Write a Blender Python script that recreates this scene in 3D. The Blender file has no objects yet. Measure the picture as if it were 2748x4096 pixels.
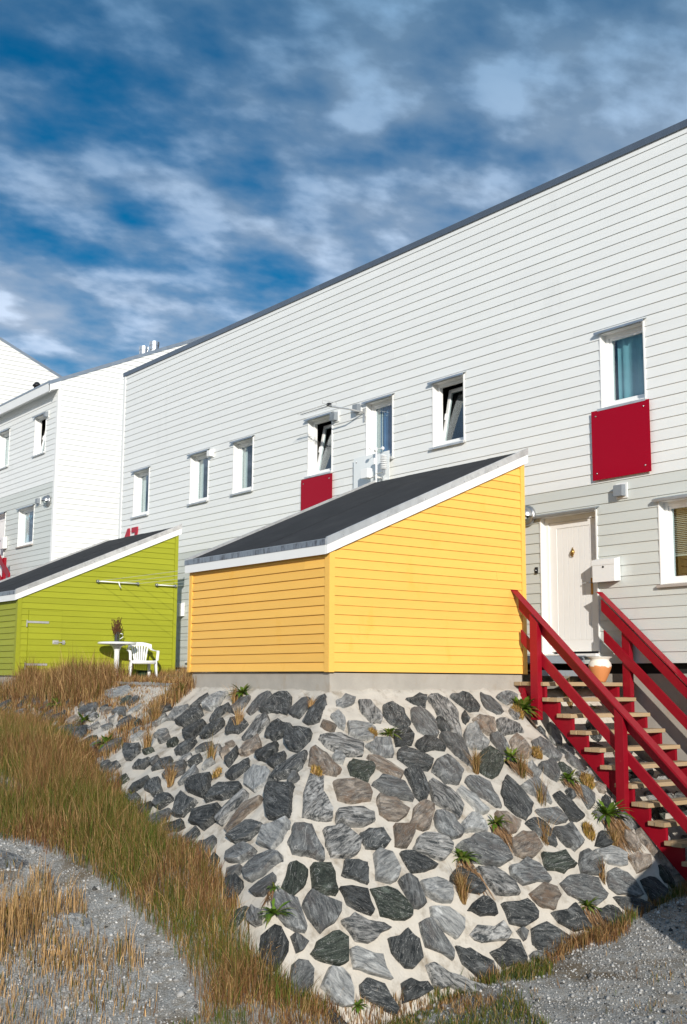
import bpy, math, random
import numpy as np
from mathutils import Vector, Matrix
R = math.radians
SKY_STRENGTH = .10; SKY_HUE, SKY_SAT, SKY_VAL = .496, 1.50, .80
CLO, CHI, CMAX, SEED, CROT = .93, 1.36, .90, 46.96, 2.18      # cloud cover
CLOUD_A, CLOUD_B = (1.35, 2.75, 4.4, 1), (6.6, 7.4, 8.8, 1)  # cloud overhead, cloud low down
scn = bpy.context.scene
COL = scn.collection

# ------------------------------------------------------------------ camera
CAM = Vector((11.255, -8.396, -0.108))
yaw, pitch, roll = R(142.621), R(8.331), R(0.382)
fw = Vector((math.cos(yaw)*math.cos(pitch), math.sin(yaw)*math.cos(pitch), math.sin(pitch)))
rt = Vector((math.sin(yaw), -math.cos(yaw), 0)); up = rt.cross(fw)
r2 = math.cos(roll)*rt + math.sin(roll)*up; u2 = -math.sin(roll)*rt + math.cos(roll)*up
cd = bpy.data.cameras.new('camera'); cam = bpy.data.objects.new('camera', cd); COL.objects.link(cam)
cam.matrix_world = Matrix(((r2.x, u2.x, -fw.x, CAM.x), (r2.y, u2.y, -fw.y, CAM.y), (r2.z, u2.z, -fw.z, CAM.z), (0, 0, 0, 1)))
cd.sensor_fit = 'VERTICAL'; cd.sensor_height = 36; cd.sensor_width = 24; cd.lens = 40.35
cd.clip_start = .1; cd.clip_end = 3000
scn.camera = cam

# ------------------------------------------------------------------ sun, sky, exposure
SUN = Vector((1.74, -1.05, .615)).normalized()            # towards the sun
elev = math.asin(SUN.z); azim = math.atan2(SUN.x, SUN.y)  # azimuth clockwise from +Y
sd = bpy.data.lights.new('sun', 'SUN'); sun = bpy.data.objects.new('sun', sd); COL.objects.link(sun)
sun.rotation_euler = (-SUN).to_track_quat('-Z', 'Y').to_euler(); sun.location = (30, -20, 20)
sd.energy = 4.6; sd.angle = R(.55); sd.color = (1, .945, .86)
scn.view_settings.view_transform = 'Standard'; scn.view_settings.look = 'None'
scn.view_settings.exposure = 0.0; scn.view_settings.gamma = 1.0
scn.view_settings.use_curve_mapping = False
W = bpy.data.worlds.new('World'); scn.world = W; W.use_nodes = True
nt = W.node_tree; nt.nodes.clear()
def wn(t, **k):
    n = nt.nodes.new(t)
    for a, b in k.items(): setattr(n, a, b)
    return n
L = nt.links.new
def wmath(op, a, b=None, clamp=False):
    n = wn('ShaderNodeMath', operation=op, use_clamp=clamp)
    for i, v in enumerate((a, b)):
        if v is None: continue
        if isinstance(v, (int, float)): n.inputs[i].default_value = v
        else: L(v, n.inputs[i])
    return n.outputs[0]
def wramp(fac, a, b):
    n = wn('ShaderNodeMapRange', interpolation_type='SMOOTHSTEP'); L(fac, n.inputs[0])
    n.inputs[1].default_value = a; n.inputs[2].default_value = b; return n.outputs[0]
def wnoise(vec, scale, detail, rough, off=0.0, dist=0.0):
    m = wn('ShaderNodeMapping'); L(vec, m.inputs[0]); m.inputs[1].default_value = (off, off*.7, off*.3)
    n = wn('ShaderNodeTexNoise'); L(m.outputs[0], n.inputs[0])
    n.inputs['Scale'].default_value = scale; n.inputs['Detail'].default_value = detail
    n.inputs['Roughness'].default_value = rough; n.inputs['Distortion'].default_value = dist
    return n.outputs[0]
sky = wn('ShaderNodeTexSky'); sky.sky_type = 'NISHITA'; sky.sun_disc = False
sky.sun_elevation = elev; sky.sun_rotation = azim
sky.altitude = 50; sky.air_density = 1.0; sky.dust_density = .3; sky.ozone_density = 3.0
hs = wn('ShaderNodeHueSaturation'); hs.inputs['Hue'].default_value = SKY_HUE; hs.inputs['Saturation'].default_value = SKY_SAT; hs.inputs['Value'].default_value = SKY_VAL; L(sky.outputs[0], hs.inputs['Color'])
gm = wn('ShaderNodeGamma'); gm.inputs[1].default_value = 1.0; L(hs.outputs[0], gm.inputs[0])
tc = wn('ShaderNodeTexCoord'); sep = wn('ShaderNodeSeparateXYZ'); L(tc.outputs['Generated'], sep.inputs[0])
zz = wmath('ADD', wmath('MAXIMUM', sep.outputs[2], 0.0), .22)
cx = wmath('DIVIDE', sep.outputs[0], zz); cy = wmath('DIVIDE', sep.outputs[1], zz)
cmb = wn('ShaderNodeCombineXYZ'); L(cx, cmb.inputs[0]); L(cy, cmb.inputs[1])
rotm = wn('ShaderNodeMapping'); L(cmb.outputs[0], rotm.inputs[0]); rotm.inputs[2].default_value = (0, 0, CROT); rotm.inputs[3].default_value = (1, .75, 1)
cv = rotm.outputs[0]
big = wnoise(cv, .9, 2, .5, SEED); mid = wnoise(cv, 3.2, 3, .5, SEED+4.6); cells = wnoise(cv, 10.0, 5, .5, SEED+1.3); cell2 = wnoise(cv, 10.0, 5, .5, SEED+1.345)
dens = wmath('ADD', wmath('MULTIPLY', big, 1.35), wmath('ADD', wmath('MULTIPLY', mid, .45), wmath('MULTIPLY', cells, .68)))
mask = wmath('MULTIPLY', wramp(dens, CLO, CHI), CMAX)
# cloud brightness: thin veil overhead, brighter and whiter towards the horizon; sunward side of each puff a little brighter
elv = wramp(sep.outputs[2], .15, .62)
puff = wmath('ADD', wmath('MULTIPLY', wmath('SUBTRACT', cells, cell2), 1.8), wmath('MULTIPLY', wmath('SUBTRACT', cells, .5), 1.25))
cc = wn('ShaderNodeMix', data_type='RGBA'); L(elv, cc.inputs[0]); cc.inputs[6].default_value = CLOUD_B; cc.inputs[7].default_value = CLOUD_A
shade = wmath('ADD', 1.0, puff)
sh = wn('ShaderNodeVectorMath', operation='SCALE'); L(cc.outputs[2], sh.inputs[0]); L(wmath('MAXIMUM', wmath('MINIMUM', shade, 1.35), .90), sh.inputs['Scale'])
mx = wn('ShaderNodeMix', data_type='RGBA'); L(mask, mx.inputs[0]); L(gm.outputs[0], mx.inputs[6]); L(sh.outputs[0], mx.inputs[7])
bg = wn('ShaderNodeBackground'); bg.inputs[1].default_value = SKY_STRENGTH; L(mx.outputs[2], bg.inputs[0])
wo = wn('ShaderNodeOutputWorld'); L(bg.outputs[0], wo.inputs[0])

# ------------------------------------------------------------------ helpers
WLOC = {}
def tag(o, label=None, cat=None, group=None, kind=None):
    if label: o['label'] = label
    if cat: o['category'] = cat
    if group: o['group'] = group
    if kind: o['kind'] = kind
    return o
def thing(name, loc, label, cat, group=None):
    o = bpy.data.objects.new(name, None); COL.objects.link(o); o.location = loc
    o.empty_display_size = .1; WLOC[o.name] = Vector(loc)
    return tag(o, label, cat, group)
def attach(o, parent):
    if parent is None: return o
    o.parent = parent
    if parent.name in WLOC: o.matrix_parent_inverse = Matrix.Translation(-WLOC[parent.name])
    return o
class MB:
    def __init__(s): s.v = []; s.f = []
    def add(s, vs, fs):
        b = len(s.v); s.v += [tuple(map(float, v)) for v in vs]; s.f += [tuple(b+i for i in f) for f in fs]; return s
    def box(s, x0, x1, y0, y1, z0, z1):
        return s.add([(x0,y0,z0),(x1,y0,z0),(x1,y1,z0),(x0,y1,z0),(x0,y0,z1),(x1,y0,z1),(x1,y1,z1),(x0,y1,z1)],
                     [(0,3,2,1),(4,5,6,7),(0,1,5,4),(1,2,6,5),(2,3,7,6),(3,0,4,7)])
    def prism(s, poly, axis, a0, a1):
        n = len(poly)
        def P(p, a): return {0: (a, p[0], p[1]), 1: (p[0], a, p[1]), 2: (p[0], p[1], a)}[axis]
        vs = [P(p, a0) for p in poly] + [P(p, a1) for p in poly]
        fs = [tuple(range(n)), tuple(range(2*n-1, n-1, -1))] + [(i, n+i, n+(i+1) % n, (i+1) % n) for i in range(n)]
        return s.add(vs, fs)
    def tube(s, pts, r, n=6, caps=True):
        pts = [Vector(p) for p in pts]; rs = r if isinstance(r, (list, tuple)) else [r]*len(pts)
        vs = []; fs = []
        for i, p in enumerate(pts):
            d = (pts[min(i+1, len(pts)-1)] - pts[max(i-1, 0)]).normalized()
            a = d.cross(Vector((0, 0, 1)) if abs(d.z) < .9 else Vector((1, 0, 0))).normalized(); b = d.cross(a)
            for k in range(n):
                t = 2*math.pi*k/n; vs.append(p + (a*math.cos(t) + b*math.sin(t))*rs[i])
        for i in range(len(pts)-1):
            for k in range(n): fs.append((i*n+k, i*n+(k+1) % n, (i+1)*n+(k+1) % n, (i+1)*n+k))
        if caps: fs += [tuple(range(n-1, -1, -1)), tuple((len(pts)-1)*n+k for k in range(n))]
        return s.add(vs, fs)
    def lathe(s, prof, c, n=24, axis='z', caps=True):
        vs = []; fs = []
        for r, h in prof:
            for k in range(n):
                t = 2*math.pi*k/n; a, b = r*math.cos(t), r*math.sin(t)
                vs.append((c[0]+a, c[1]+b, c[2]+h) if axis == 'z' else (c[0]+a, c[1]-h, c[2]+b) if axis == 'y' else (c[0]+h, c[1]+a, c[2]+b))
        for i in range(len(prof)-1):
            for k in range(n): fs.append((i*n+k, i*n+(k+1) % n, (i+1)*n+(k+1) % n, (i+1)*n+k))
        if caps: fs += [tuple(range(n-1, -1, -1)), tuple((len(prof)-1)*n+k for k in range(n))]
        return s.add(vs, fs)
    def mesh(s, name, mat, smooth=False):
        m = bpy.data.meshes.new(name); m.from_pydata(s.v, [], s.f)
        if mat: m.materials.append(mat)
        if smooth: m.polygons.foreach_set('use_smooth', [True]*len(m.polygons))
        m.update(); return m
    def build(s, name, mat, parent=None, smooth=False, bevel=0):
        o = bpy.data.objects.new(name, s.mesh(name, mat, smooth)); COL.objects.link(o)
        if bevel:
            b = o.modifiers.new('bevel', 'BEVEL'); b.width = bevel; b.segments = 2; b.limit_method = 'ANGLE'; b.harden_normals = False
        return attach(o, parent)
def clip(poly, m, c):
    """keep the part of (a,z) polygon with z <= m*a+c"""
    out = []
    for i in range(len(poly)):
        p, q = poly[i], poly[(i+1) % len(poly)]
        dp, dq = p[1]-(m*p[0]+c), q[1]-(m*q[0]+c)
        if dp <= 0: out.append(p)
        if dp*dq < 0:
            t = dp/(dp-dq); out.append((p[0]+(q[0]-p[0])*t, p[1]+(q[1]-p[1])*t))
    return out
def lap(poly, plane, base, z0, z1, tb, tt):
    """lap board: polygon in the wall plane, thick at its lower edge, thin at its upper edge"""
    th = lambda z: tb + (tt-tb)*(z-z0)/(z1-z0)
    n = len(poly); vs = []
    for off in (0, 1):
        for a, z in poly:
            d = th(z)*off
            vs.append((a, base-d, z) if plane == 'y' else (base+d, a, z))
    fs = [tuple(range(n)), tuple(range(2*n-1, n-1, -1))] + [(i, n+i, n+(i+1) % n, (i+1) % n) for i in range(n)]
    if plane == 'y': fs = [f[::-1] for f in fs]
    return vs, fs

# ------------------------------------------------------------------ materials
MATS = {}
def nodes_of(name):
    m = bpy.data.materials.new(name); m.use_nodes = True; t = m.node_tree; MATS[name] = m
    return m, t, t.nodes['Principled BSDF']
def N(t, typ, **k):
    n = t.nodes.new(typ)
    for a, b in k.items(): setattr(n, a, b)
    return n
def noise(t, scale, detail=4, rough=.55, stretch=(1, 1, 1), rot=(0, 0, 0), coord='Object', dist=0.0):
    tcn = N(t, 'ShaderNodeTexCoord'); mp = N(t, 'ShaderNodeMapping'); t.links.new(tcn.outputs[coord], mp.inputs[0])
    mp.inputs[3].default_value = stretch; mp.inputs[2].default_value = rot
    n = N(t, 'ShaderNodeTexNoise'); t.links.new(mp.outputs[0], n.inputs[0])
    n.inputs['Scale'].default_value = scale; n.inputs['Detail'].default_value = detail
    n.inputs['Roughness'].default_value = rough; n.inputs['Distortion'].default_value = dist
    return n.outputs[0]
def mrange(t, f, a, b, c=0.0, d=1.0):
    n = N(t, 'ShaderNodeMapRange'); t.links.new(f, n.inputs[0])
    for i, v in enumerate((a, b, c, d)): n.inputs[i+1].default_value = v
    return n.outputs[0]
def mixc(t, f, a, b, mode='MIX'):
    n = N(t, 'ShaderNodeMix', data_type='RGBA', blend_type=mode)
    for i, v in ((0, f), (6, a), (7, b)):
        if isinstance(v, (int, float)): n.inputs[i].default_value = v
        elif isinstance(v, (tuple, list)): n.inputs[i].default_value = (*v[:3], 1)
        else: t.links.new(v, n.inputs[i])
    return n.outputs[2]
def bumpit(t, b, h, strength, dist=.01):
    n = N(t, 'ShaderNodeBump'); n.inputs['Strength'].default_value = strength; n.inputs['Distance'].default_value = dist
    t.links.new(h, n.inputs['Height']); t.links.new(n.outputs[0], b.inputs['Normal'])
def vary(t, col, f, amt):
    n = N(t, 'ShaderNodeHueSaturation'); n.inputs['Color'].default_value = (*col, 1) if isinstance(col, tuple) else (1, 1, 1, 1)
    if not isinstance(col, tuple): t.links.new(col, n.inputs['Color'])
    t.links.new(mrange(t, f, 0, 1, 1-amt, 1+amt), n.inputs['Value']); return n.outputs[0]
def mat(name, col, rough=.55, var=.06, scale=2.0, stretch=(1, 1, 1), objr=.04, bump=0.0, bscale=40, bstretch=None, metal=0.0, spec=.3, dirt=None, dirt_lo=.6, dirt_hi=.75, dscale=1.5, dstretch=(1, 1, 1)):
    m, t, b = nodes_of(name)
    c = vary(t, col, noise(t, scale, 5, .6, stretch), var*2)
    if objr:
        oi = N(t, 'ShaderNodeObjectInfo'); c = vary(t, c, oi.outputs['Random'], objr)
    if dirt:
        c = mixc(t, mrange(t, noise(t, dscale, 6, .65, dstretch), dirt_lo, dirt_hi), c, dirt)
    t.links.new(c, b.inputs['Base Color'])
    b.inputs['Roughness'].default_value = rough; b.inputs['Metallic'].default_value = metal
    b.inputs['Specular IOR Level'].default_value = spec
    if bump: bumpit(t, b, noise(t, bscale, 3, .6, bstretch or stretch), bump)
    return m
WHITE_ALB = (.80, .80, .78)
mat('white_board', (.80, .81, .79), .5, .025, 1.2, (1, 1, 4), .02, .10, 25, (1, 1, 8), dirt=(.66, .67, .65), dirt_lo=.62, dirt_hi=.9, dscale=1.1, dstretch=(1, 1, .35))
mat('grey_board', (.60, .625, .595), .5, .03, 1.2, (1, 1, 4), .03, .12, 25, (1, 1, 8), dirt=(.50, .52, .49), dirt_lo=.62, dirt_hi=.9, dscale=1.1, dstretch=(1, 1, .35))
mat('white_paint', (.82, .82, .80), .4, .02, 3, objr=.01)
mat('white_pvc', (.84, .84, .82), .3, .01, 3, objr=.01, spec=.5)
mat('door_paint', (.85, .845, .83), .42, .02, 3, objr=.01)
YEL = (.86, .495, .105); GRN = (.315, .335, .020); BLU = (.06, .17, .30)
mat('yellow_board', YEL, .5, .035, 1.4, (1, 1, 7), .045, .14, 22, (1, 1, 9), dirt=(.80, .42, .05), dirt_lo=.6, dirt_hi=.85, dscale=2.5, dstretch=(1, 1, .5))
mat('green_board', GRN, .5, .05, 1.4, (1, 1, 7), .06, .14, 22, (1, 1, 9), dirt=(.33, .36, .02), dirt_lo=.58, dirt_hi=.82, dscale=2.2, dstretch=(1, 1, .5))
mat('blue_board', BLU, .5, .05, 1.4, (1, 1, 7), .05, .14, 22, (1, 1, 9))
mat('red_paint', (.275, .0055, .016), .38, .10, 6, (1, 1, 1), .08, .2, 30, (1, 1, 6), spec=.25, dirt=(.50, .14, .13), dirt_lo=.70, dirt_hi=.8, dscale=9)
mat('red_panel', (.34, .0008, .016), .25, .01, 2, objr=0, spec=.12)
mat('red_number', (.42, .01, .03), .35, .01, 2, objr=0)
mat('metal', (.42, .46, .50), .42, .12, 5, (1, 1, 1), .05, metal=.85, bump=.05, bscale=12)
mat('metal_light', (.70, .70, .69), .45, .10, 6, (1, 1, 1), .05, metal=.75, bump=.04, bscale=9, dirt=(.50, .50, .49), dirt_lo=.5, dirt_hi=.7, dscale=4)
mat('eave_metal', (.36, .38, .40), .40, .16, 8, (3, 1, 1), .1, metal=.8, dirt=(.14, .14, .15), dirt_lo=.48, dirt_hi=.62, dscale=3, dstretch=(4, 1, 1))
mat('steel', (.6, .6, .6), .25, .03, 10, metal=1.0)
mat('dark_steel', (.22, .24, .25), .5, .1, 12, metal=.6, bump=.05)
mat('brass', (.45, .28, .09), .3, .05, 20, metal=.9)
mat('felt', (.034, .034, .036), .85, .16, 3, (1, 1, 1), .1, .35, 90, spec=.2, dirt=(.055, .055, .055), dirt_lo=.5, dirt_hi=.8, dscale=2.2)
mat('concrete', (.40, .37, .325), .85, .10, 4, (1, 1, 1), .0, .35, 35, spec=.2, dirt=(.36, .30, .23), dirt_lo=.56, dirt_hi=.72, dscale=2.4, dstretch=(1, 1, .5))
mat('mortar', (.58, .535, .465), .92, .09, 5, (1, 1, 1), 0, .8, 45, spec=.1, dirt=(.30, .25, .19), dirt_lo=.52, dirt_hi=.72, dscale=4.5)
mat('tread_wood', (.41, .29, .165), .75, .12, 3, (1, .15, 1), .12, .25, 30, (6, .5, 6), dirt=(.36, .29, .21), dirt_lo=.5, dirt_hi=.75, dscale=5, dstretch=(3, .4, 3))
mat('lamp_metal', (.42, .43, .44), .38, .04, 6, objr=0, metal=.85)
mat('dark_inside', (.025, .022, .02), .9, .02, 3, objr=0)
mat('plastic_white', (.84, .85, .85), .28, .01, 4, objr=0, spec=.5)
mat('mail_white', (.82, .82, .81), .35, .01, 4, objr=0)
mat('black_plastic', (.02, .02, .022), .4, .02, 4, objr=0)
mat('vent_grey', (.23, .255, .28), .45, .03, 8, objr=.03)
mat('curtain_teal', (.30, .55, .60), .9, .12, 3, (4, 4, .4), 0)
mat('curtain_blue', (.10, .22, .42), .9, .15, 3, (4, 4, .4), 0)
mat('curtain_white', (.72, .72, .68), .9, .05, 3, (4, 4, .4), 0)
mat('blind', (.70, .68, .58), .5, .03, 3, objr=0)
mat('paper_blue', (.35, .6, .75), .8, .2, 14, objr=.2)
mat('dried', (.10, .045, .02), .9, .3, 30, objr=0)
mat('tub_green', (.02, .05, .025), .4, .03, 4, objr=0)
mat('wire', (.62, .64, .62), .5, .02, 4, objr=0)
mat('pebble', (.44, .43, .41), .85, .3, 14, objr=0, spec=.15)
m, t, b = nodes_of('terracotta')   # half the white glaze has flaked off
tcn = N(t, 'ShaderNodeTexCoord'); sp = N(t, 'ShaderNodeSeparateXYZ'); t.links.new(tcn.outputs['Object'], sp.inputs[0])
nz = noise(t, 9, 5, .6); mm = N(t, 'ShaderNodeMath', operation='MULTIPLY_ADD'); t.links.new(nz, mm.inputs[0]); mm.inputs[1].default_value = -.16; t.links.new(sp.outputs[2], mm.inputs[2])
t.links.new(mixc(t, mrange(t, mm.outputs[0], .025, .03), (.62, .24, .08), (.78, .74, .66)), b.inputs['Base Color']); b.inputs['Roughness'].default_value = .7
m, t, b = nodes_of('glass')
t.nodes.remove(b); lw = N(t, 'ShaderNodeLayerWeight'); pw_ = N(t, 'ShaderNodeMath', operation='POWER'); t.links.new(lw.outputs['Facing'], pw_.inputs[0]); pw_.inputs[1].default_value = 4.0
fr = N(t, 'ShaderNodeMath', operation='MULTIPLY_ADD', use_clamp=True); t.links.new(pw_.outputs[0], fr.inputs[0]); fr.inputs[1].default_value = .9; fr.inputs[2].default_value = .07
tr = N(t, 'ShaderNodeBsdfTransparent'); tr.inputs[0].default_value = (.80, .86, .87, 1); gl = N(t, 'ShaderNodeBsdfGlossy'); gl.inputs['Roughness'].default_value = .01; gl.inputs['Color'].default_value = (.9, .95, 1, 1)
ms = N(t, 'ShaderNodeMixShader'); t.links.new(fr.outputs[0], ms.inputs[0]); t.links.new(tr.outputs[0], ms.inputs[1]); t.links.new(gl.outputs[0], ms.inputs[2])
t.links.new(ms.outputs[0], t.nodes['Material Output'].inputs[0])
m, t, b = nodes_of('frosted_glass')
b.inputs['Base Color'].default_value = (.78, .82, .82, 1); b.inputs['Roughness'].default_value = .25
c = mixc(t, mrange(t, noise(t, 1.2, 2), .3, .7), (.74, .78, .78), (.82, .85, .85)); t.links.new(c, b.inputs['Base Color'])
b.inputs['Coat Weight'].default_value = .4; b.inputs['Coat Roughness'].default_value = .05

def stone_noise(t, scale, detail, rough, stretch, dist=0.0):
    """noise in the stone's own frame (x along its grain), shifted for every stone"""
    tcn = N(t, 'ShaderNodeTexCoord'); oi = N(t, 'ShaderNodeObjectInfo'); sc = N(t, 'ShaderNodeVectorMath', operation='SCALE'); sc.inputs['Scale'].default_value = 5.3
    t.links.new(oi.outputs['Location'], sc.inputs[0]); ad = N(t, 'ShaderNodeVectorMath', operation='ADD'); mp = N(t, 'ShaderNodeMapping')
    mp.inputs[3].default_value = stretch; t.links.new(tcn.outputs['Object'], mp.inputs[0]); t.links.new(mp.outputs[0], ad.inputs[0]); t.links.new(sc.outputs[0], ad.inputs[1])
    n = N(t, 'ShaderNodeTexNoise'); t.links.new(ad.outputs[0], n.inputs[0]); n.inputs['Scale'].default_value = scale; n.inputs['Detail'].default_value = detail
    n.inputs['Roughness'].default_value = rough; n.inputs['Distortion'].default_value = dist; return n.outputs[0]
def stone_mat(name, dark, light, streak, orient, bias, tint=None):
    m, t, b = nodes_of(name)
    st = {0: (1, 5, 3), 1: (1.4, 7, 4), 2: (1.2, 3.2, 3)}[orient]
    f1 = stone_noise(t, 5.0, 8, .70, st, .7)
    f2 = stone_noise(t, 5.5, 5, .6, (1, 1.6, 1), .4)
    f3 = stone_noise(t, 70, 3, .7, (1, 1.5, 1))
    lo, hi = (.5-streak, .5+streak)
    c = mixc(t, mrange(t, f1, lo+bias, hi+bias), dark, light)
    c = mixc(t, mrange(t, f2, .56, .70, 0, .55), c, tuple(min(1, v*1.9+.03) for v in light))
    if tint: c = mixc(t, mrange(t, f2, .50, .36, 0, .7), c, tint)
    vein = stone_noise(t, 2.4, 3, .5, st, 1.2)
    vm = N(t, 'ShaderNodeMath', operation='ABSOLUTE'); sb = N(t, 'ShaderNodeMath', operation='SUBTRACT'); t.links.new(vein, sb.inputs[0]); sb.inputs[1].default_value = .52; t.links.new(sb.outputs[0], vm.inputs[0])
    c = mixc(t, mrange(t, vm.outputs[0], .010, .003, 0, .55), c, (.50, .49, .46))
    c = mixc(t, mrange(t, f3, .60, .70, 0, .65), c, (.46, .45, .43))
    c = mixc(t, mrange(t, f3, .40, .30, 0, .5), c, (.02, .022, .024))
    oi = N(t, 'ShaderNodeObjectInfo'); c = vary(t, c, oi.outputs['Random'], .28)
    t.links.new(c, b.inputs['Base Color']); b.inputs['Roughness'].default_value = .7; b.inputs['Specular IOR Level'].default_value = .25
    h = N(t, 'ShaderNodeMath', operation='MULTIPLY_ADD'); t.links.new(f1, h.inputs[0]); h.inputs[1].default_value = 2.2; t.links.new(stone_noise(t, 24, 6, .7, (1, 1.6, 1)), h.inputs[2])
    bumpit(t, b, h.outputs[0], .9, .022)
    return m
TONES = {'d': ((.020, .024, .026), (.135, .14, .138), .15, .04, None), 'm': ((.042, .047, .05), (.24, .245, .24), .14, .0, (.11, .10, .095)),
         'l': ((.13, .137, .14), (.50, .50, .48), .14, .0, None), 'b': ((.075, .066, .06), (.36, .30, .24), .15, .0, (.25, .165, .11)),
         's': ((.045, .05, .052), (.40, .39, .37), .10, .02, None), 'g': ((.022, .028, .023), (.085, .10, .08), .16, .04, None)}
for k, (a, b_, s_, bi, ti) in TONES.items():
    for o_ in range(3): stone_mat(f'stone_{k}{o_}', a, b_, s_, o_, bi, ti)

def attr_mat(name, rough=.8, trans=.0, attr='tint'):
    m, t, b = nodes_of(name); a = N(t, 'ShaderNodeAttribute', attribute_name=attr)
    t.links.new(a.outputs['Color'], b.inputs['Base Color']); b.inputs['Roughness'].default_value = rough; b.inputs['Specular IOR Level'].default_value = .15
    if trans:
        tl = N(t, 'ShaderNodeBsdfTranslucent'); t.links.new(a.outputs['Color'], tl.inputs[0]); ms = N(t, 'ShaderNodeMixShader'); ms.inputs[0].default_value = trans
        t.links.new(b.outputs[0], ms.inputs[1]); t.links.new(tl.outputs[0], ms.inputs[2]); t.links.new(ms.outputs[0], t.nodes['Material Output'].inputs[0])
    return m
attr_mat('grass_blade', .75, .30); attr_mat('leaf', .5, .25); attr_mat('gravel_stone', .9)

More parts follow.
